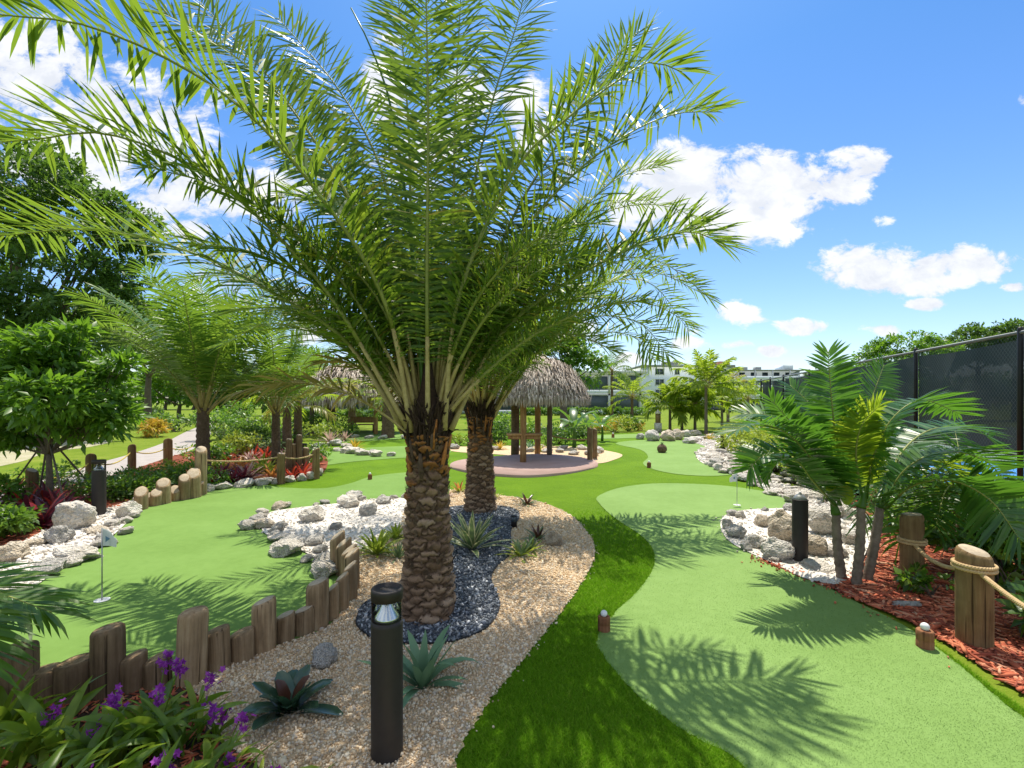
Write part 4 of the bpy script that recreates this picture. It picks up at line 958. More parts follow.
# right sand bed
for a_ in [(741,519,11,9,'small rounded pale rock at the back left of the right sand bed','lime'),(762,527,16,14,'rounded tan boulder on the right sand bed','limet'),(785,541,32,30,'large pitted cream boulder left of the dark bollard','limet'),(822,534,36,27,'large pale boulder right of the dark bollard','lime'),
 (727,530,14,12,'grey rock at the left tip of the right sand bed','limed'),(735,538,20,14,'grey layered rock at the left tip of the right sand bed','limed'),(756,548,26,14,'pale pitted rock at the front of the right sand bed','lime'),
 (778,560,32,22,'smooth purple-grey rock at the front of the right sand bed','limed'),(815,556,24,20,'rough brown pitted rock behind the dark bollard','limet'),(836,558,22,14,'white rock beside the triple palm trunks','lime'),(818,569,32,8,'flat pale slab at the foot of the bollard','lime'),
 (840,520,26,20,'pale boulder behind the triple palm','lime'),(850,545,20,16,'white boulder between the triple palm trunks','lime'),(797,532,12,10,'small cream rock between two large boulders','lime')]:
    big(*a_)
rockrow([(738,545),(760,556),(775,563)],.3,.10,'white rock at the front of the right sand bed','rocks round the right sand bed',r)
rockrow([(740,517),(775,513),(800,512)],.42,.11,'white rock at the back of the right sand bed','rocks round the right sand bed',r)
big(903,607,34,6,'thin grey slab lying in the red mulch','limed',.4); 
# strip beside the shrubs
for off in range(4):
    rockrow([(699+off*9,455-off*3),(712+off*9,464-off*3),(738+off*9,478-off*4),(775+off*8,494-off*4),(812+off*6,510-off*3),(838,522-off*3)],.30,.135,'white rock in the strip below the yellow-green shrubs','rocks in the strip by the far right green',r,('lime','limed'),(.85,.15),.14)
rockrow([(690,444),(700,440),(722,440),(742,446)],.5,.24,'white rock in the strip below the yellow-green shrubs','rocks in the strip by the far right green',r)
big(668,441,17,12,'brown boulder right of the slim stone pillar','limet'); big(652,441,18,12,'dark grey boulder at the foot of the slim stone pillar','limed'); big(678,440,14,11,'ribbed brown boulder right of the far green pillar','limet'); big(695,436,14,7,'low tan boulder by the bright palm cluster','limet'); big(640,439.5,9,7,'small dark boulder left of the slim stone pillar','limed'); big(686,437,12,8,'pale boulder between the pillar and the palm cluster','lime')
# left middle bed edging and far rocks
for x,y,w_,h_ in [(208,492,13,9),(224,489,20,7),(243,487,22,8),(262,485,20,8),(276,484,10,6),(290,482,14,7),(302,481,10,8),(312,479,12,9),(320,476,8,9)]:
    big(x,y,w_,h_,'long pale edging rock along the red and yellow bed','lime')
    SC.collection.objects[-1]['group']='rocks edging the red plant bed'
rockrow([(322,452),(340,452),(360,455),(392,457)],.36,.19,'pale rock on the far left green','rocks on the far left green',r)
rockrow([(318,447),(335,446),(352,450),(375,455)],.42,.22,'pale rock on the far left green','rocks on the far left green',r)
rockrow([(356,438),(375,439),(400,439),(420,438)],.6,.22,'grey rock at the foot of the far palms','rocks under the far palms',r,('limed','lime'),(.6,.4))
rockrow([(452,450),(475,449),(500,450),(530,452),(560,453),(590,456),(598,452)],.45,.19,'grey rock at the back of the hut pavement','rocks behind the hut',r,('limed','lime'),(.6,.4),.2)
rockrow([(540,449),(565,449),(590,450)],.5,.17,'grey rock at the back of the hut pavement','rocks behind the hut',r,('limed','lime'),(.5,.5),.2)

# ------------------------------------------------------------------ thatched huts
def hut(label,c,zr,rad,ze,post_xy,nst,seed,counter=None,group=None,zb=.075):
    q=np.random.default_rng(seed); c=np.asarray(c,float); t=thing('thatched_hut',label,'thatched hut',c,group)
    pr=np.array([(.02,zr),(.22*rad,zr-.07*(zr-ze)),(.45*rad,zr-.17*(zr-ze)),(.7*rad,zr-.38*(zr-ze)),(.9*rad,zr-.70*(zr-ze)),(rad,ze)])
    prf=spline(pr,30)
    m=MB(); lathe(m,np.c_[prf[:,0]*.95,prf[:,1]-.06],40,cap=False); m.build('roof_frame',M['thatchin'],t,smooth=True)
    # straw strands hanging along the slope
    n=nst; u=np.sqrt(q.uniform(.0,1,n)); i0=np.clip(u*29,0,28); az=q.uniform(0,6.283,n)
    L=q.uniform(.16,.36,n)*rad/1.6; V=[]; 
    rr=np.interp(i0,np.arange(30),prf[:,0]); zz=np.interp(i0,np.arange(30),prf[:,1]); dr=np.interp(i0,np.arange(30),np.gradient(prf[:,0])); dz=np.interp(i0,np.arange(30),np.gradient(prf[:,1]))
    l=np.hypot(dr,dz); dr/=l; dz/=l
    tw=q.normal(0,.16,n); ra=np.stack([np.cos(az),np.sin(az),0*az],1); ta=np.stack([-np.sin(az),np.cos(az),0*az],1); up=np.array([0,0,1.])
    D=unit(ra*dr[:,None]+up*dz[:,None]+ta*tw[:,None]); Nn=unit(-ra*dz[:,None]+up*dr[:,None])
    b=ra*rr[:,None]+up*zz[:,None]+Nn*q.uniform(-.02,.05,n)[:,None]
    lift=q.normal(.03,.05,n)[:,None]*rad/1.6; m1=b+D*L[:,None]*.5+Nn*lift; e=b+D*L[:,None]+Nn*lift*.6-up*(L*.18)[:,None]
    S=ta*(q.uniform(.010,.026,n)*rad/1.6)[:,None]
    V=np.stack([b-S*.7,b+S*.7,m1-S,m1+S,e],1).reshape(-1,3); i=np.arange(n)[:,None]*5
    m=MB(); m.add(V,[i+np.array([[0,1,3,2]]),i+np.array([[2,3,4]])]); m.build('thatch',M['thatch'],t)
    for k,(x,y,pr_,mt) in enumerate(post_xy):
        m=MB(); tube(m,spline([(x,y,zb-.1),(x+.01,y,1.0),(x,y,ze+.35)],6),pr_,12); m.build('post',M[mt],t,smooth=True)
    if counter:
        m=MB(); (x0,y0,x1,y1,z)=counter; ang=math.atan2(y1-y0,x1-x0); box(m,((x0+x1)/2,(y0+y1)/2,z),(math.hypot(x1-x0,y1-y0),.42,.06),ang); box(m,((x0+x1)/2,(y0+y1)/2,z-.085),(math.hypot(x1-x0,y1-y0)*.92,.32,.10),ang)
        m.build('counter',M['cedar'],t)
    m=MB(); tube(m,[(-rad*.72,0,ze+.28),(rad*.72,0,ze+.28)],.05,8); tube(m,[(0,-rad*.72,ze+.22),(0,rad*.72,ze+.22)],.05,8); m.build('beam',M['cedar'],t)
    return t
hc=P(536,459.5); hc[2]=0
q1=P(523,464.5)-hc; q2=P(549.5,457)-hc; q3=P(515,456)-hc; q4=A(537.5,440,16.6)-hc
hut('round thatched tiki hut on pink pavement in the middle of the course',hc,3.22,1.58,1.96,[(q1[0],q1[1],.095,'cedar'),(q2[0],q2[1],.085,'bark'),(q3[0],q3[1],.14,'brownbark'),(q4[0],q4[1],.10,'cedar')],20000,3,(q1[0]-.48,q1[1]+.12,q1[0]+.55,q1[1]+.16,.88))
c2=P(352,433); hut('second thatched hut far off behind the palms on the left',c2*[1,1,0],3.9,3.0,1.95,[(-1.9,-1,.12,'bark'),(1.7,-1.2,.12,'cedar'),(-1.7,1.4,.12,'bark'),(1.8,1.4,.12,'bark')],9000,4,None,None,.0)

# benches under the far hut
def bench(label,loc,rz):
    t=thing('bench',label,'bench',loc,'benches by the far hut',rz)
    m=MB(); box(m,(0,0,.45),(1.5,.42,.06)); m.build('seat',M['cedar'],t)
    m=MB(); box(m,(0,.2,.72),(1.5,.05,.36)); m.build('backrest',M['cedar'],t)
    for x in (-.62,.62):
        m=MB(); box(m,(x,0,.21),(.07,.36,.42)); m.build('leg',M['black'],t)
bench('reddish timber bench in front of the far hut',P(363,432),.1)
# ------------------------------------------------------------------ right-hand palms
r=np.random.default_rng(77)
BR=P(856,583); t=thing('clump_palm','young palm with three ringed trunks and glossy fronds beside the red mulch','palm tree',BR)
for (xb,yb,xt,yt,wd) in [(843,580,836,514,9),(855,586,861,508,9),(865,582,880,508,9)]:
    b=P(xb,yb); e=A(xt,yt,b[1]+.05); k=22; c=spline([b-[0,0,.08],b*.5+e*.5+[.02*(1 if xb>850 else -1),0,0],e],k); rad=wd/2*b[1]/F
    m=MB(); tube(m,c,rad*np.interp(np.linspace(0,1,k),[0,.1,1],[1.35,1.05,.85])*(1+.10*((np.arange(k)%2)*2-1)),12); m.build('trunk',M['palebark'],t,BR)
    m=MB(); cs=spline([e,e+[(xt-xb)*.003,0,.08],e+[(xt-xb)*.006,0,.17]],8); tube(m,cs,np.linspace(rad*1.05,rad*.45,8),10); m.build('crownshaft',M['shrub'],t,BR,smooth=True)
def fr2(par,org,pts,leaf='adon',n=68,L=.48,W=.036,hint=None,**k):
    c=np.array([A(*p) for p in pts]); h=fhint(c) if hint is None else np.array(hint,float)
    mb=MB(); kw=dict(pet=.12,a0=86,a1=58,vee=10,plum=0,droop=.10,rad=.015,lp=([0,.12,.45,.8,1],[.6,.9,1,.85,.55]),spread=2,wtw=12); kw.update(k)
    frond(mb,c,h,n,L,W,r,**kw); return mb.build('frond',[M[leaf],M['rachis'],M['shrub']],par,org)
dr_=BR[1]
for pts,kw in [([(848,500,dr_),(838,455,dr_-.02),(832,405,dr_-.05),(828,352,dr_-.05)],dict(hint=(0,-1,.1),L=.40,W=.036,vee=10)),
 ([(866,498,dr_),(874,455,dr_-.1),(893,418,dr_-.15),(922,400,dr_-.15),(960,414,dr_-.15)],dict(L=.40)),
 ([(836,500,dr_),(812,460,dr_-.15),(785,432,dr_-.2),(755,424,dr_-.25),(732,432,dr_-.3)],dict(L=.44)),
 ([(834,505,dr_),(812,480,dr_-.25),(798,462,dr_-.3),(782,460,dr_-.35),(768,474,dr_-.38)],dict(L=.30,leaf='adon')),
 ([(836,500,dr_),(812,455,dr_+.3),(790,430,dr_+.6),(766,415,dr_+.8),(742,414,dr_+.9)],dict(L=.42)),
 ([(884,500,dr_),(900,455,dr_+.2),(930,430,dr_+.4),(970,428,dr_+.5),(1000,445,dr_+.5)],dict(L=.42)),
 ([(884,505,dr_),(905,470,dr_-.1),(940,452,dr_-.2),(980,458,dr_-.25),(1008,482,dr_-.3)],dict(L=.44)),
 ([(886,508,dr_),(912,486,dr_-.3),(950,480,dr_-.55),(990,500,dr_-.7),(1020,540,dr_-.8)],dict(L=.44)),
 ([(862,498,dr_),(868,440,dr_+.4),(872,400,dr_+.7),(884,365,dr_+.9)],dict(hint=(0,-1,.2),L=.38)),
 ([(846,500,dr_),(828,440,dr_+.4),(810,405,dr_+.7),(790,385,dr_+.9)],dict(L=.38)),
 ([(876,502,dr_),(892,470,dr_+.3),(915,455,dr_+.6),(945,470,dr_+.8)],dict(L=.42)),
 ([(838,500,dr_),(820,470,dr_+.2),(795,455,dr_+.35),(765,455,dr_+.4),(748,470,dr_+.4)],dict(L=.42)),
 ([(840,505,dr_),(826,470,dr_-.1),(806,440,dr_-.15),(782,412,dr_-.1),(770,398,dr_-.1)],dict(L=.42)),
 ([(862,498,dr_),(856,455,dr_-.1),(862,425,dr_-.2),(880,405,dr_-.25)],dict(L=.36,leaf='bright'))]:
    fr2(t,BR,pts,**kw)
m=MB(); strap(m,A(846,505,dr_-.15),math.radians(-150),1.3,.42,.17,1.9,0,None,.5,9,([0,.2,.6,1],[.3,.9,1,.35])); m.build('folded_young_leaf',M['limeleaf'],t,BR)
BP=P(965,556); t=thing('fan_palm_clump','drooping feathery palm behind the rope posts at the right edge','palm tree',BP)
m=MB(); tube(m,spline([BP-[0,0,.1],BP+[.0,0,.35],BP+[-.03,0,.6]],8),np.linspace(.10,.075,8),12); m.build('trunk',M['palebark'],t,BP)
t.name='feather_palm'
d2=BP[1]
for pts,kw in [([(962,520,d2),(945,480,d2-.1),(915,468,d2-.2),(880,485,d2-.3),(862,520,d2-.35)],{}),([(962,520,d2),(948,470,d2-.1),(925,455,d2-.1),(895,462,d2-.1)],dict(leaf='bright')),
([(968,522,d2),(990,490,d2-.2),(1020,490,d2-.35),(1060,530,d2-.4)],{}),([(966,522,d2),(975,490,d2-.4),(990,500,d2-.75),(1010,560,d2-1.0)],{}),
 ([(962,522,d2),(940,495,d2-.35),(918,505,d2-.6),(898,545,d2-.75)],{}),([(964,520,d2),(960,460,d2+.2),(955,430,d2+.5)],dict(hint=(0,-1,.2))),
 ([(964,522,d2),(955,488,d2-.4),(945,492,d2-.7),(935,530,d2-.95)],{}),([(968,522,d2),(1000,505,d2-.1),(1040,515,d2-.1),(1080,540,d2-.1)],{})]:
    fr2(t,BP,pts,n=48,L=.46,W=.032,droop=.32,**kw)
# the palm whose frond tip enters at the left edge
BL=P(-95,700); t=thing('feather_palm','palm frond reaching in from the left photo edge over the logs','palm tree',BL)
m=MB(); tube(m,spline([BL-[0,0,.1],BL+[0,0,.3],BL+[.02,0,.6]],8),np.linspace(.12,.09,8),12); m.build('trunk',M['brownbark'],t,BL)
dl=BL[1]
for pts in ([(-130,640,dl),(-100,590,dl),(-40,582,dl-.05),(52,612,dl-.1)],[(-95,600,dl),(-110,540,dl),(-140,500,dl)],[(-120,610,dl),(-90,598,dl-.3),(-50,622,dl-.5),(-20,662,dl-.6)],[(-95,600,dl),(-130,570,dl+.2),(-190,570,dl+.3)],[(-120,610,dl),(-90,570,dl+.4),(-60,560,dl+.8)]):
    fr2(t,BL,pts,n=48,L=.46,W=.040,droop=.2,a0=66,a1=30,leaf='coco')

# ------------------------------------------------------------------ tennis court fence
FP=[(8.0,5.2),(8.95,8.35),(9.25,10.85),(10.65,15.1),(11.75,18.9),(12.9,22.7),(13.75,25.6)]
FP=[(5.87+.30*y,y) for y in (4.7,7.8,10.95,15.0,18.6,22.4,25.0,27.2)]
t=thing('court_fence','tall black chain link court fence with dark windscreen at the right','fence',(FP[2][0],FP[2][1],0)); o_=np.array(t.location); FH=3.02
p0,p1_=np.array([*FP[0],0]),np.array([*FP[-1],0]); dv=unit(p1_-p0); FL_=np.linalg.norm(p1_-p0)
for x,y in FP:
    m=MB(); lathe(m,[(.04,-.1),(.04,FH+.03),(.028,FH+.06),(.002,FH+.065)],12,(x,y,0)); m.build('post',M['black'],t,o_,smooth=True)
m=MB(); tube(m,[p0+[0,0,FH-.03],p1_+[0,0,FH-.03]],.03,8); m.build('top_rail',M['galv'],t,o_,smooth=True)
m=MB(); tube(m,[p0+[0,0,1.0],p1_+[0,0,1.0]],.018,6); tube(m,[p0+[0,0,.08],p1_+[0,0,.08]],.012,6); m.build('bottom_rail',M['black'],t,o_)
perp=np.array([-dv[1],dv[0],0])
for k in range(len(FP)-1):
    a_,b_=np.array([*FP[k],0]),np.array([*FP[k+1],0]); n=14; u=np.linspace(.015,.985,n); w_=a_+(b_-a_)*u[:,None]-perp*(.05+.03*np.sin(u*9+k)[:,None])
    V=np.r_[w_+[0,0,1.02],w_+[0,0,FH-.12]+np.c_[0*u,0*u,-.05*np.sin(u*math.pi)]]; i=np.arange(n-1); m=MB(); m.add(V,[np.stack([i,i+1,i+n+1,i+n],1)]); m.build('windscreen',M['screen'],t,o_,smooth=True)
m=MB(); s_=np.arange(-FH,FL_,.085); wv=[]
S3=np.array([perp*.0028,dv*.002+np.array([0,0,.002]),-perp*.0028+0])
for sg in (1,-1):
    for s in s_:
        a0_=max(0,s); b0_=min(FL_,s+FH)
        if b0_-a0_<.05: continue
        za,zb=(a0_-s,b0_-s) if sg>0 else (FH-(a0_-s),FH-(b0_-s))
        A_=p0+dv*a0_+[0,0,za]; B_=p0+dv*b0_+[0,0,zb]; n0=dv*.0022*0+np.array([0,0,.0036])
        V=np.array([A_-n0+perp*.012*sg*0,A_+n0,B_-n0,B_+n0]); wv.append(V)
V=np.concatenate(wv)+perp*.015*-1; i=np.arange(len(wv))[:,None]*4; m.add(V,[i+np.array([[0,1,3,2]])]); m.build('chain_link',M['wire'],t,o_)

# ------------------------------------------------------------------ buildings
def wallbox(par,o,x0,x1,y0,y1,z0,z1,mat,name='wall'):
    m=MB(); box(m,((x0+x1)/2,(y0+y1)/2,(z0+z1)/2),(x1-x0,y1-y0,z1-z0)); return m.build(name,M[mat],par,o)
def window(par,o,x,y,z,w_,h_):
    m=MB()
    for dx,dz,sx_,sz_ in ((-w_/2,0,.12,h_+.24),(w_/2,0,.12,h_+.24),(0,h_/2,w_,.12),(0,-h_/2,w_,.12),(0,0,.06,h_)): box(m,(x+dx,y-.04,z+dz),(sx_,.12,sz_))
    f=m.build('window',M['trim'],par,o); m=MB(); box(m,(x,y-.01,z),(w_,.04,h_)); m.build('pane',M['glass'],f,o)
Y=105; o_=np.array([34,Y,0]); t=thing('apartment_building','pale blue four-storey apartment block beyond the far lawn','building',o_)
x0,x1=(643-512)/F*Y,(765-512)/F*Y; zt=H+33*Y/F
wallbox(t,o_,x0,x0+19.5,Y,Y+14,-.2,zt,'wallblue')
wallbox(t,o_,x0-.4,x0+19.9,Y-.4,Y+14.4,zt,zt+.45,'rooft','roof')
wallbox(t,o_,x0+6,x0+9.5,Y+4,Y+7,zt+.45,zt+1.5,'rooft','roof_unit')
for k in range(4):
    for xx,w_ in ((3.6,1.9),(7.4,1.0),(10.8,1.6),(15,1.9),(17.6,1.0)): window(t,o_,x0+xx,Y,(k+.55)*zt/4,w_,1.25)
Y=130; o_=np.array([62,Y,0]); t=thing('apartment_building','wide grey-blue apartment block with railed balconies and brown lift tower','building',o_)
x0,x1=(700-512)/F*Y,(800-512)/F*Y; zt=H+29*Y/F
wallbox(t,o_,x0,x1,Y,Y+16,-.2,zt,'wallgrey')
for k in range(1,5):
    z=k*zt/4; m=MB(); box(m,((x0+x1)/2,Y-.9,z-.12 if k<4 else z+.1),(x1-x0,1.8,.3)); 
    m.build('balcony',M['wallblue'] if k<4 else M['rooft'],t,o_)
    if k<4:
        m=MB(); box(m,((x0+x1)/2,Y-1.76,z+.5),(x1-x0,.08,.9)); m.build('railing',M['wallblue'],t,o_)
for k in range(4):
    for xx in np.arange(x0+2,x1-1,3.1):
        m=MB(); box(m,(xx,Y-.03,(k+.47)*zt/4),(1.5,.1,1.8)); m.build('window',M['glass'],t,o_)
for xx in np.arange(x0,x1,4.65):
    m=MB(); box(m,(xx,Y-1.7,zt/2),(.28,.28,zt)); m.build('column',M['trim'],t,o_)
wallbox(t,o_,(716-512)/F*Y,(726-512)/F*Y,Y-2.2,Y+3,0,H+38*Y/F,'brick','lift_tower')
wallbox(t,o_,(783-512)/F*Y,(792-512)/F*Y,Y-.5,Y+4,zt+.25,H+35*Y/F,'wallblue','roof_unit')
for xx in (740,748,762): wallbox(t,o_,(xx-512)/F*Y,(xx+5-512)/F*Y,Y+3,Y+5,zt+.25,zt+1.3,'rooft','roof_unit')
Y=68; o_=np.array([10,Y,0]); t=thing('apartment_building','low pale building with white-framed screened porches behind the hut','building',o_)
x0,x1=(350-512)/F*Y,(641-512)/F*Y; zt=H+26*Y/F
wallbox(t,o_,x0,x1,Y,Y+12,-.2,zt,'wallblue'); wallbox(t,o_,x0-.5,x1+.5,Y-1.4,Y+12.5,zt,zt+.4,'trim','roof')
for k in range(2):
    z0=k*zt/2
    for xx in np.arange(x1-.4,x0,-4.3):
        m=MB(); box(m,(xx-2.15,Y-1.0,z0+zt/4+.15),(3.9,.06,zt/2-1.0)); m.build('porch_screen',M['insect'],t,o_)
        m=MB(); box(m,(xx,Y-1.05,z0+zt/4),(.3,.3,zt/2)); m.build('column',M['trim'],t,o_)
    m=MB(); box(m,((x0+x1)/2,Y-.6,z0+.25),(x1-x0,1.1,.5)); m.build('porch_wall',M['wallblue'],t,o_)
    m=MB(); box(m,((x0+x1)/2,Y-.62,z0+zt/2-.12),(x1-x0,1.16,.24)); m.build('porch_slab',M['trim'],t,o_)

# ------------------------------------------------------------------ parked cars far off
def car(label,loc,rz,paint):
    t=thing('parked_car',label,'car',loc,'cars parked far off',rz)
    pr=[(-2.15,.35),(-2.2,.75),(-1.9,.95),(-1.35,1.0),(-.75,1.42),(.55,1.45),(1.2,1.05),(1.95,.92),(2.2,.7),(2.2,.35)]
    s=np.array(pr); n=len(s); wd=np.interp(s[:,1],[.3,.9,1.0,1.45],[.86,.9,.84,.62])
    V=np.r_[np.c_[s[:,0],-wd,s[:,1]],np.c_[s[:,0],wd,s[:,1]]]; i=np.arange(n); j=(i+1)%n
    m=MB(); m.add(V,[np.stack([i,i+n,j+n,j],1),i,(i+n)[::-1]]); m.build('body',M[paint],t)
    for sg in (-1,1):
        m=MB(); q=[(-1.2,1.02,.85),(-.72,1.36,.66),(.5,1.38,.66),(1.05,1.05,.84)]; V=np.array([(x,sg*(y+.012),z) for x,z,y in q]); m.add(V,[[0,1,2,3]]); m.build('window',M['glass'],t)
        for x in (-1.35,1.35):
            m=MB(); tube(m,[(x,sg*.70,.33),(x,sg*.90,.33)],.33,18); wl=m.build('wheel',M['tyre'],t); m=MB(); tube(m,[(x,sg*.89,.33),(x,sg*.91,.33)],.2,14); m.build('rim',M['galv'],wl)
        m=MB(); box(m,(2.2,sg*.62,.72),(.06,.3,.13)); m.build('headlight',M['lamp'],t)
car('pale car parked beyond the far left lawn',P(306,414.5)*[1,1,0],.1,'carw')
car('dark car parked beyond the bright palm cluster',P(718,412.5)*[1,1,0],.15,'card')
# ------------------------------------------------------------------ palms of the middle and far ground
r=np.random.default_rng(101)
g=lambda px,py: P(px,py)*np.array([1,1,0])
palm('coconut_palm','coconut palm with broad arching fronds beside the left path',g(203,474),1.7,.16,22,3.5,r,'coco',66,.78,.045,e=(.84,1.54),bend=(.35,.95),droop=.2,rad=.028,wtw=10,spread=3,a0=84,a1=48)
palm('coconut_palm','smaller coconut palm behind the red and yellow plants',g(276,466),1.6,.12,17,2.8,r,'coco',56,.62,.04,e=(.7,1.5),bend=(.4,1.0),droop=.22,rad=.022,wtw=10,spread=3,a0=84,a1=48,old='cocoy')
palm('date_palm','date palm far off before the second hut, grey rocks at its foot',g(388,438),2.35,.30,26,2.7,r,'bright',40,.36,.035,e=(-.1,1.4),bend=(.6,1.2),droop=.2,plum=20)
palm('date_palm','far date palm left of the second hut',g(331,430),2.1,.28,22,2.5,r,'bright',36,.36,.035,e=(-.1,1.4),bend=(.6,1.2),droop=.2,plum=20,old='cocoy')
palm('date_palm','far slim palm between the pale car and the second hut',g(352,428),2.2,.26,20,2.6,r,'bright',34,.36,.035,e=(0,1.4),bend=(.7,1.3),droop=.3,old='cocoy')
palm('feather_palm','dark trunked palm just behind the smaller coconut palm',g(287,452),1.8,.16,14,1.9,r,'coco',34,.45,.04,e=(.2,1.4),bend=(.7,1.4),droop=.5,old='cocoy')
palm('feather_palm','yellowish palm behind the dark posts of the red bed',g(298,448),1.8,.16,14,1.9,r,'bright',34,.45,.04,e=(.1,1.4),bend=(.7,1.4),droop=.5)
palm('feather_palm','tall feathery palm in front of the low pale building',np.array([(612-512)/F*58,58,0]),5.4,.16,18,3.3,r,'coco',30,.8,.08,e=(-.1,1.3),bend=(.8,1.5),droop=.6,rad=.04)
palm('feather_palm','bushy palm right of the tall one before the pale building',np.array([(632-512)/F*52,52,0]),2.2,.16,20,3.0,r,'bright',28,.7,.09,e=(0,1.45),bend=(.7,1.3),droop=.5,rad=.035)
for k,(x,y,h,fl,lb,lf) in enumerate([(670,432,1.5,1.5,'leftmost slim palm of the bright cluster behind the far green','bright'),(682,430,1.7,1.6,'second slim palm of the bright cluster behind the far green','bright'),(695,431,1.5,1.6,'low palm in the middle of the bright cluster','bright'),(706,434,2.7,2.2,'tallest palm of the bright cluster, with pale trunk','bright'),(722,428,1.8,2.0,'rightmost palm of the bright cluster beside the dark car','bright')]):
    palm('slim_palm',lb,g(x,y),h,.085,24,fl,r,lf,34,.56,.085,'palebark','bright palm cluster',e=(-.1,1.5),bend=(.45,1.2),droop=.45,rad=.02,rings=False)
palm('slim_palm','orange and yellow palm left of the court fence',np.array([(728-512)/F*42,42,0]),3.0,.12,16,2.3,r,'cocoy',24,.6,.1,'palebark',e=(-.2,1.3),bend=(.7,1.4),droop=.6)
palm('slim_palm','yellow-green palm at the far end of the court fence',np.array([(748-512)/F*38,38,0]),2.0,.12,16,2.2,r,'bright',24,.6,.1,'palebark',e=(.0,1.4),bend=(.7,1.4),droop=.6)

# ------------------------------------------------------------------ trees
def bl(px,py,d,w_,h_,dp=None):
    c=A(px,py,d); a=w_/2*d/F; return (c[0],c[1],c[2],a,dp or a,h_/2*d/F)
tree('shade_tree','big dark shade tree at the left edge behind the palm fronds',np.array([(-20-512)/F*24,24,0]),[bl(-40,235,24,150,110),(*bl(40,200,23.5,130,90),),bl(95,235,24,110,90),bl(60,290,23,130,80),bl(125,265,25,70,70),bl(0,310,23,140,70),bl(-70,180,25,120,90),bl(30,165,24.5,90,50),bl(130,225,25,60,50),bl(20,350,22,120,70),bl(90,320,23,110,70)],.25,900,44,.46,.27,.14,'darktree',r)
tree('shade_tree','dark tree behind the round small tree at the left',np.array([(40-512)/F*38,38,0]),[bl(30,345,38,120,70),bl(90,335,38,90,60),bl(-30,350,37,120,80),bl(130,320,39,60,60)],.3,260,40,.7,.36,.2,'darktree',r)
tree('shade_tree','olive-yellow tree behind the coconut palm at the left',np.array([(150-512)/F*34,34,0]),[bl(140,330,34,70,60),bl(165,350,34,60,50),bl(120,310,35,50,40)],.22,170,38,.55,.30,.16,('midtree','limeleaf'),r,mixp=(.6,.4))
for k,(px,py,d,w_,h_,lb) in enumerate([(180,380,48,90,50,'far tree right of the golden shrub by the left lawn'),(238,388,44,80,50,'far tree behind the coconut palm fronds'),(300,375,60,80,60,'far tree behind the smaller coconut palm'),(420,385,62,90,50,'far tree behind the big palm trunk'),(470,375,55,80,60,'far tree left of the thatched hut roof')]):
    tree('broad_tree',lb,np.array([(px-512)/F*d,d,0]),[bl(px,py,d,w_*.7,h_),bl(px-w_*.3,py+5,d,w_*.5,h_*.7),bl(px+w_*.3,py+4,d,w_*.55,h_*.75)],.2,150,34,.75,.42,.25,['midtree','darktree'][k%2],r)
tree('broad_tree','bright green leafy tree rising behind the thatched hut',np.array([(565-512)/F*33,33,0]),[bl(548,352,33,70,44),bl(580,368,33,50,40),bl(520,345,33,70,50),bl(560,335,34,50,34),bl(500,360,33,60,50)],.25,330,40,.55,.30,.17,'midtree',r)
# the small round tree, guyed
bs=g(48,508)
t=tree('round_tree','small round glossy tree on a thin staked trunk left of the path',bs,[bl(52,385,bs[1],66,66),bl(15,395,bs[1],70,66),bl(92,395,bs[1],58,62),bl(55,360,bs[1],70,48),bl(20,425,bs[1],66,40),bl(88,424,bs[1],54,36),bl(48,400,bs[1]-.7,70,60),bl(50,395,bs[1]+.8,70,60),bl(-15,390,bs[1],56,66),bl(118,372,bs[1],34,26),bl(112,420,bs[1],36,26),bl(78,338,bs[1],40,22),bl(28,340,bs[1],36,24),bl(5,438,bs[1],40,26)],.05,430,26,.20,.20,.07,'midtree',r)
for (x,y) in [(8,478),(98,480),(38,490),(70,512)]:
    a_=A(48,436,bs[1]); e=P(x,y+16); e[2]=.05
    m=MB(); tube(m,[a_,e],.016,5); m.build('stake',M['bark'],t,bs)
for k,(px,py,d,w_,h_,lb) in enumerate([(905,346,42,90,34,'green tree rising just above the court fence'),(978,336,46,80,30,'olive tree above the court fence near the right edge'),(1015,333,44,60,34,'olive tree above the fence at the right photo edge')]):
    c=A(px,py+6,d); tree('broad_tree',lb,np.array([c[0],d,0]),[bl(px,py+8,d,w_*.7,h_*1.2),bl(px-w_*.3,py+16,d,w_*.5,h_),bl(px+w_*.3,py+12,d,w_*.5,h_)],.22,210,36,.5,.3,.16,['midtree','darktree','darktree'][k],r)
# far belt of trees against the sky line
for k in range(34):
    px=-140+k*37+r.uniform(-10,10)
    if 585<px<780: continue
    d=r.uniform(90,125); h=r.uniform(10,20); c=np.array([(px-512)/F*d,d,0]); w_=r.uniform(44,60)
    o=tree('broad_tree','distant round tree in the belt along the skyline',c,[bl(px,396-h*.5,d,w_,h+14),bl(px+w_*.3,398-h*.4,d,w_*.7,h+8)],.3,46,26,1.8,.95,.6,['darktree','midtree'][k%2],r,group='distant belt of trees')

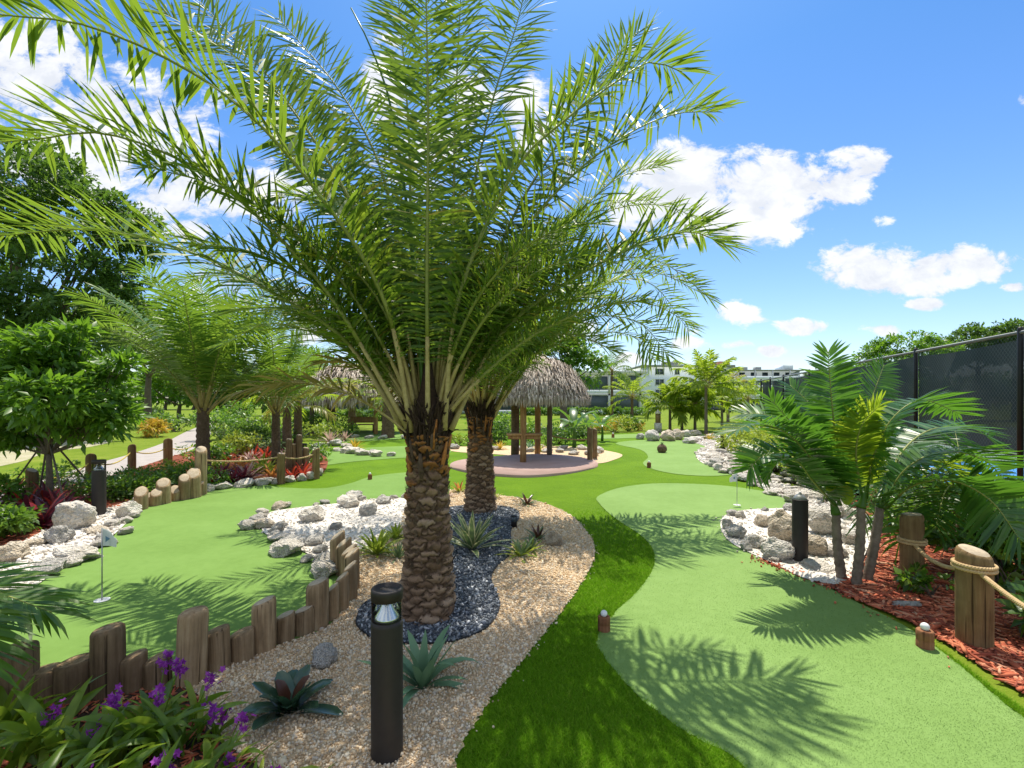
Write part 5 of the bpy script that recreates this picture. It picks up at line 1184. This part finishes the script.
# ------------------------------------------------------------------ hedges and shrubs
def hedge(label,px0,px1,py,h,dp,mat,n,L):
    a_,b_=g(px0,py),g(px1,py); c=(a_+b_)/2; t=thing('hedge',label,'hedge',c); le=np.linalg.norm(b_-a_); k=int(max(3,le/h/.8))
    bls=[(*(a_+(b_-a_)*(i+.5)/k)[:2],h*.5,le/k*.62,dp/2,h*.52) for i in range(k)]
    m=MB()
    for b in bls: tube(m,[(b[0],b[1],0),(b[0],b[1],h*.7)],.03,5)
    m.build('stems',M['bark'],t,c); foliage('foliage',M[mat],bls,n,22,h*.3,L,L*.5,r,t,c)
hedge('clipped dark hedge across the far end of the left lawn',118,160,417,1.0,1.2,'darktree',160,.22)
hedge('low green hedge beyond the far left lawn behind the palms',300,440,421,1.0,1.2,'shrub',320,.22)
hedge('low hedge along the pale building beyond the hut',520,645,415.5,.9,1.2,'midtree',330,.26)
SH=[(218,466,.6,.6,'low green shrub behind the dark wine bromeliads','shrub',500,.12,.05),(236,458,.8,.8,'lime green shrub at the back of the red bed','limeleaf',600,.13,.06),(302,466,.6,.7,'green shrub between the dark timber posts and the middle post','shrub',500,.12,.05),(270,450,.9,.9,'glossy dark shrub right of the smaller coconut palm','darktree',700,.15,.07),(312,462,.6,.6,'low shrub at the right end of the red bed','midtree',400,.12,.05),(205,466,.7,.7,'green shrub at the foot of the coconut palm','midtree',700,.12,.05),(192,488,.7,.5,'leafy shrub tight behind the tall slanted logs','midtree',800,.085,.04),(60,484,.8,.5,'green shrub between the staked trunk and the path','midtree',700,.09,.04),(110,500,.7,.45,'dark shrub at the red mulch behind the bollard light','shrub',900,.08,.04),(158,437,1.1,1.0,'golden yellow shrub at the end of the left lawn','yellowleaf',700,.22,.11),(176,432,1.3,1.2,'green shrub beside the golden shrub at the left lawn','shrub',700,.2,.10),
 (92,496,.9,.55,'low green shrub behind the left bollard light','shrub',900,.075,.035),(128,497,.85,.55,'dark green shrub left of the slanted log row','shrub',1700,.085,.045),(158,486,.9,.5,'green shrub behind the slanted log row','shrub',1100,.08,.04),(182,478,.7,.5,'light green shrub beside the coconut palm trunk','limeleaf',700,.08,.035),(72,492,.7,.4,'sparse green shrub behind the largest boulder','shrub',600,.075,.03),
 (-6,540,.5,.42,'light green leafy shrub at the left edge above the tan rock','shrub',1100,.11,.05),(-18,520,.6,.7,'bright leafy shrub cut by the left photo edge','midtree',800,.11,.05),
 (232,452,1.0,1.1,'dark leafy shrub at the middle of the red bed','darktree',900,.16,.09),(255,446,1.0,1.3,'tall dark shrub behind the red bromeliads','shrub',900,.16,.08),(222,440,1.2,1.7,'tall green shrub just right of the coconut palm trunk','midtree',1000,.16,.08),(246,432,1.4,2.0,'bushy green shrub between the two coconut palms','midtree',1100,.18,.09),(264,455,.7,.7,'silvery green shrub at the foot of the smaller coconut palm','agave',500,.14,.06),
 (322,440,1.2,.9,'variegated shrub beside the far left rocks','limeleaf',700,.16,.06),(345,438,1.4,.9,'green shrub before the second hut','shrub',700,.16,.07),(310,436,1.2,1.1,'green shrub left of the second hut','shrub',700,.17,.08),
 (458,446,.7,.55,'small lime shrub left of the hut pavement','limeleaf',500,.11,.05),(498,444,1.0,1.0,'dark shrub in the shade behind the hut','darktree',800,.16,.08),(540,446,.9,.9,'green shrub behind the hut counter','shrub',700,.15,.07),(560,444,.9,1.0,'leafy green shrub right of the hut posts','shrub',800,.15,.07),(584,441,.9,.8,'dark leafy shrub under the banana leaves','darktree',700,.15,.08),(512,438,1.2,1.3,'green shrub far behind the hut posts','midtree',700,.18,.09),
 (614,432.5,1.2,.9,'yellow-green shrub left of the slim stone pillar','limeleaf',700,.18,.08),(628,431,1.2,1.0,'olive shrub just left of the slim stone pillar','shrub',600,.18,.08),(638,430.5,.8,.6,'small yellow shrub behind the slim stone pillar','yellowleaf',300,.16,.06),(600,433,1.0,.7,'low yellow shrub between banana plants and pillar','yellowleaf',400,.16,.06),
 (757,464,1.0,1.15,'yellow-green shrub behind the white rock strip','limeleaf',1700,.12,.06),(776,472,.95,1.1,'lime green shrub under the left palm frond','limeleaf',1600,.115,.055),(796,484,.8,1.0,'bushy lime shrub behind the right sand bed','limeleaf',1400,.11,.05),(742,454,1.0,1.1,'lime shrub right of the small far bollard','limeleaf',1200,.13,.06),(820,492,.7,.8,'green shrub behind the triple palm','shrub',1000,.11,.05),
 (900,520,.8,.75,'dark green shrub behind the shaded rope post','shrub',1300,.10,.05),(940,540,.7,.6,'leafy green shrub left of the large rope post','shrub',1200,.10,.055),(1006,590,.62,.62,'broad-leaved green shrub right of the large rope post','shrub',900,.15,.09),(1025,640,.45,.5,'green leafy shrub cut by the right edge below the rope','shrub',600,.14,.085),(985,545,.8,.8,'dark shrub under the drooping palm','darktree',1000,.11,.055),(930,598,.3,.22,'small green plant in the red mulch by the rope','shrub',160,.10,.05),(870,505,.8,.6,'green shrub behind the triple palm trunks','shrub',900,.11,.05)]
for (px,py,rx,h,lb,mat,n,L,W) in SH:
    shrub('shrub',lb,g(px,py),rx,rx*.8,h,n,L,W,mat,r)
# banana plants
def banana(label,loc,n,L,s):
    t=thing('banana_plant',label,'banana plant',loc,'banana plants by the hut')
    m=MB(); tube(m,spline([(0,0,-.05),(.02,0,.4*s),(0,0,.85*s)],6),np.linspace(.09,.05,6)*s,8); m.build('stem',M['shrub'],t)
    for i in range(n):
        m=MB(); strap(m,(0,0,.75*s),i*2.4+r.normal(0,.2),r.uniform(.5,1.3),L*r.uniform(.8,1.1),.36*s,r.uniform(.7,1.5),0,None,.35,9,([0,.16,.25,.6,.9,1],[.08,.1,.7,1,.6,.05])); m.build('leaf',M['banana'],t)
banana('banana plant with broad dark leaves right of the hut',g(574,448),8,1.25,1.0)
banana('smaller banana plant behind the rope by the hut',g(588,444),7,1.1,.9)
banana('banana plant reaching toward the pale building',g(602,441),6,1.0,.8)
banana('broad-leaved plant in the shade left of the hut',g(474,440),6,.9,.8)

# ------------------------------------------------------------------ rosettes
RS=dict(r=r)
t=rosette('agave','variegated agave with cream-edged leaves in the slate by the second palm','agave',P(472,551),28,.60,.085,[M['agave'],M['cream']],r,.35,1.45,(.15,.55),edge=True,fold=.35)
rosette('agave','blue-green agave right of the tall foreground bollard','agave',P(422,690),22,.50,.070,[M['bluegreen']],r,.5,1.52,(.1,2.1),fold=.35)
rosette('bromeliad','dark green bromeliad with brown heart in the foreground pebbles','bromeliad',P(289,715),18,.33,.10,[M['darkbrom'],M['brownbrom']],r,.34,1.45,(.35,.9),fold=.35,inner=.84,wp=([0,.15,.6,.9,1],[.8,.95,1,.8,.25]))
for (px,py,n,L,W,m1,lb) in [(377,556,40,.42,.05,'limeleaf','bright green spiky clump behind the log palisade'),(396,540,30,.30,.045,'limeleaf','lime spiky plant left of the big palm trunk'),(398,560,26,.30,.03,'agave','grassy green plant touching the big palm trunk')]:
    rosette('spiky_plant',lb,'spiky plant',P(px,py),n,L,W,[M[m1]],r,.3,1.5,(.2,.9),fold=.4)
for (px,py,n,L,W,m1,in_,lb) in [(527,506,18,.32,.05,'agave','brownbrom','bromeliad with brown heart at the back of the pebble bed'),(538,541,20,.30,.045,'agave','brownbrom','bromeliad nearest the small pebble-bed boulder'),(521,558,26,.36,.045,'limeleaf','agave','pale green bromeliad cluster right of the slate bed'),(531,552,20,.28,.04,'limeleaf','agave','light bromeliad behind the pale cluster by the slate'),(459,493,18,.34,.05,'limeleaf','orangeleaf','yellow-green bromeliad behind the agave at the back edge'),(447,498,14,.28,.05,'pinkleaf','agave','pale striped bromeliad beside the hidden bollard'),(494,500,14,.26,.05,'limeleaf','limeleaf','lime bromeliad beside the second palm trunk'),(440,478,14,.3,.05,'bluegreen','agave','blue-green bromeliad behind the big trunk')]:
    rosette('bromeliad',lb,'bromeliad',P(px,py),n,L,W,[M[m1],M[in_]],r,.25,1.4,(.5,1.1),inner=.6)
RB=[(211,484,'redleaf','deep red bromeliad next to the rope post'),(222,482,'wineleaf','dark wine bromeliad second from the rope post'),(233,483,'wineleaf','wine red bromeliad with pale tips in the front of the bed'),(243,481,'wineleaf','wine bromeliad in the middle front of the bed'),(222,471,'limeleaf','lime bromeliad behind the dark wine ones'),(234,474,'orangeleaf','orange bromeliad in the centre of the bed'),(241,469,'orangeleaf','orange-red bromeliad behind the lime one'),(228,462,'redleaf','bright red bromeliad at the back left of the bed'),(250,462,'pinkleaf','cream and pink striped plant at the back of the bed'),
 (254,458,'redleaf','tall bright red plant in the back centre of the bed'),(266,460,'redleaf','red plant right of the tall red one'),(259,474,'limeleaf','yellow-green bromeliad left of the middle post'),(268,473,'limeleaf','lime bromeliad just left of the middle post'),(262,468,'limeleaf','light green bromeliad behind the middle post'),(272,480,'orangeleaf','orange bromeliad at the foot of the middle post'),(291,480,'redleaf','red bromeliad right of the middle post'),(303,477,'redleaf','red bromeliad before the dark timber posts'),(284,458,'pinkleaf','pinkish white plant behind the middle post'),(292,452,'wineleaf','wine plant among the dark posts'),(212,472,'limeleaf','yellow-green bromeliad behind the rope post'),(248,480,'pinkleaf','pale tipped bromeliad at the front of the bed'),(256,446,'redleaf','far red plant behind the bed')]
for (px,py,mm,lb) in RB:
    rosette('bromeliad',lb,'bromeliad',g(px,py),22,.56*r.uniform(.85,1.15),.075,[M[mm]],r,.2,1.45,(.4,1.0),fold=.3)
for (px,py,L,lb) in [(42,528,.74,'large wine cordyline below the staked tree'),(26,516,.68,'wine cordyline with pink leaves at the left'),(58,518,.66,'dark cordyline left of the largest boulder'),(48,508,.7,'tall dark cordyline behind the staked trunk'),(12,498,.68,'red-pink cordyline at the far left')]:
    rosette('cordyline',lb,'cordyline',g(px,py),26,L,.09,[M['wineleaf' if px!=14 else 'redleaf'],M['redleaf']],r,.1,1.45,(.4,1.2),fold=.3,inner=.85)
for (px,py,mm,L,lb) in [(710,440,'yellowleaf',.5,'yellow spiky plant left of the small far bollard'),(355,449,'yellowleaf',.6,'yellow spiky plant among the far left rocks'),(500,450,'yellowleaf',.5,'yellow spiky plant left of the hut posts'),(836,515,'brownbrom',.4,'brown spiky plant at the foot of the lime shrubs'),(733,437,'redleaf',.5,'small red plant by the far lawn'),(300,441,'agave',.8,'striped plant beside the far left rocks'),(330,443,'pinkleaf',.8,'white striped plant behind the far left rocks'),(345,441,'pinkleaf',.7,'second white striped plant behind the far left rocks'),(540,452,'limeleaf',.5,'lime plant between the hut posts'),(530,449,'bluegreen',.5,'blue-green plant behind the hut counter')]:
    rosette('spiky_plant',lb,'spiky plant',g(px,py),24,L,L*.1,[M[mm]],r,.2,1.45,(.3,.9))

# ------------------------------------------------------------------ ground orchids in the near left corner
def orchid(label,loc,n,L,W,stalks,mat='orchid'):
    t=thing('ground_orchid',label,'orchid plant',loc,'ground orchids with purple flowers')
    m=MB()
    for i in range(n):
        a_=r.uniform(0,6.283); q=r.uniform(0,.16)
        strap(m,(math.cos(a_)*q,math.sin(a_)*q,0),r.uniform(0,6.283),r.uniform(.8,1.52),L*r.uniform(.65,1.2),W*r.uniform(.8,1.35),r.uniform(.5,1.9),0,None,r.uniform(.2,.6),8,([0,.1,.4,.75,1],[.35,.7,1,.7,.03]),r.normal(0,.5))
    m.build('leaves',M[mat],t)
    for k,(dx,dy,h,cnt) in enumerate(stalks):
        m=MB(); top=np.array([dx,dy,h]); tube(m,spline([(dx*.2,dy*.2,0),(dx*.6,dy*.6,h*.6),top],8),np.linspace(.004,.0025,8),5); s=m.build('flower_stalk',M['orchid'],t)
        m=MB()
        for f in range(int(cnt*1.6)):
            c=top+r.normal(0,1,3)*np.array([.018,.018,.028])+[0,0,-.01]; ax=unit(r.normal(size=3)+np.array([0,-.6,.3])); u_=unit(np.cross(ax,[0,0,1.])); v_=np.cross(ax,u_); an=np.arange(5)*1.2566+r.uniform(0,1)
            D=u_*np.cos(an)[:,None]+v_*np.sin(an)[:,None]+ax*.25; leaves(m,np.repeat(c[None],5,0),D,np.repeat(ax[None],5,0),.021,.013,0,curl=.1)
        m.build('flowers',M['purple'],s)
OC=[(150,748,30,.42,.05,[(.10,.10,.40,16),(.0,.12,.42,14),(.06,-.02,.30,10)],'orchid clump carrying the biggest purple flower spikes'),(105,765,26,.40,.05,[(.0,.06,.30,18),(-.04,.0,.2,8)],'orchid clump left of the biggest flower spikes'),(40,760,26,.42,.055,[(-.02,.1,.2,8)],'broad-leaved orchid clump near the left photo edge'),(10,740,22,.38,.05,[],'leafy orchid clump at the left photo edge under the logs'),
 (75,840,26,.40,.05,[(.02,.1,.2,8)],'orchid clump at the bottom left corner'),(140,840,28,.38,.05,[(.05,.10,.26,14)],'orchid clump at the bottom edge with a low purple flower'),(205,800,26,.30,.035,[(.12,.10,.34,9),(.10,.04,.12,10)],'narrow-leaved orchid clump by the pebbles at the bottom edge'),(250,850,24,.30,.04,[(.05,.12,.22,7),(.02,.0,.14,6)],'orchid clump at the bottom edge nearest the bollard'),(180,745,20,.36,.035,[(.16,.02,.36,9),(.22,-.06,.2,7)],'thin-leaved orchid leaning toward the pebbles'),(215,745,12,.2,.03,[(.05,.03,.17,7),(.0,-.02,.22,6)],'small orchid with single purple flowers at the pebble edge'),(20,860,24,.42,.055,[],'large-leaved orchid clump cut by the bottom left corner'),(190,880,22,.34,.045,[(.0,.1,.22,9)],'orchid clump cut by the bottom edge')]
for (px,py,n,L,W,st,lb) in OC: orchid(lb,P(px,py,.03),n,L,W,st)
t=thing('spotlight','small black spotlight box at the back of the slate bed','spotlight',P(514,529))
m=MB(); box(m,(0,0,.10),(.085,.085,.20)); m.build('body',M['black'],t); m=MB(); box(m,(0,-.045,.15),(.07,.012,.07)); m.build('lens',M['glass'],t); m=MB(); tube(m,[(0,0,-.05),(0,0,.02)],.015,6); m.build('stake',M['black'],t)
# black edging strip round the slate
m=MB(); c=np.c_[SLATE,np.full(len(SLATE),.038)]; c=np.r_[c,c[:1]]; tube(m,c,.008,5,cap=False); o=m.build('bed_edging',M['black']); tag(o,'thin black edging strip around the dark slate chips','edging')
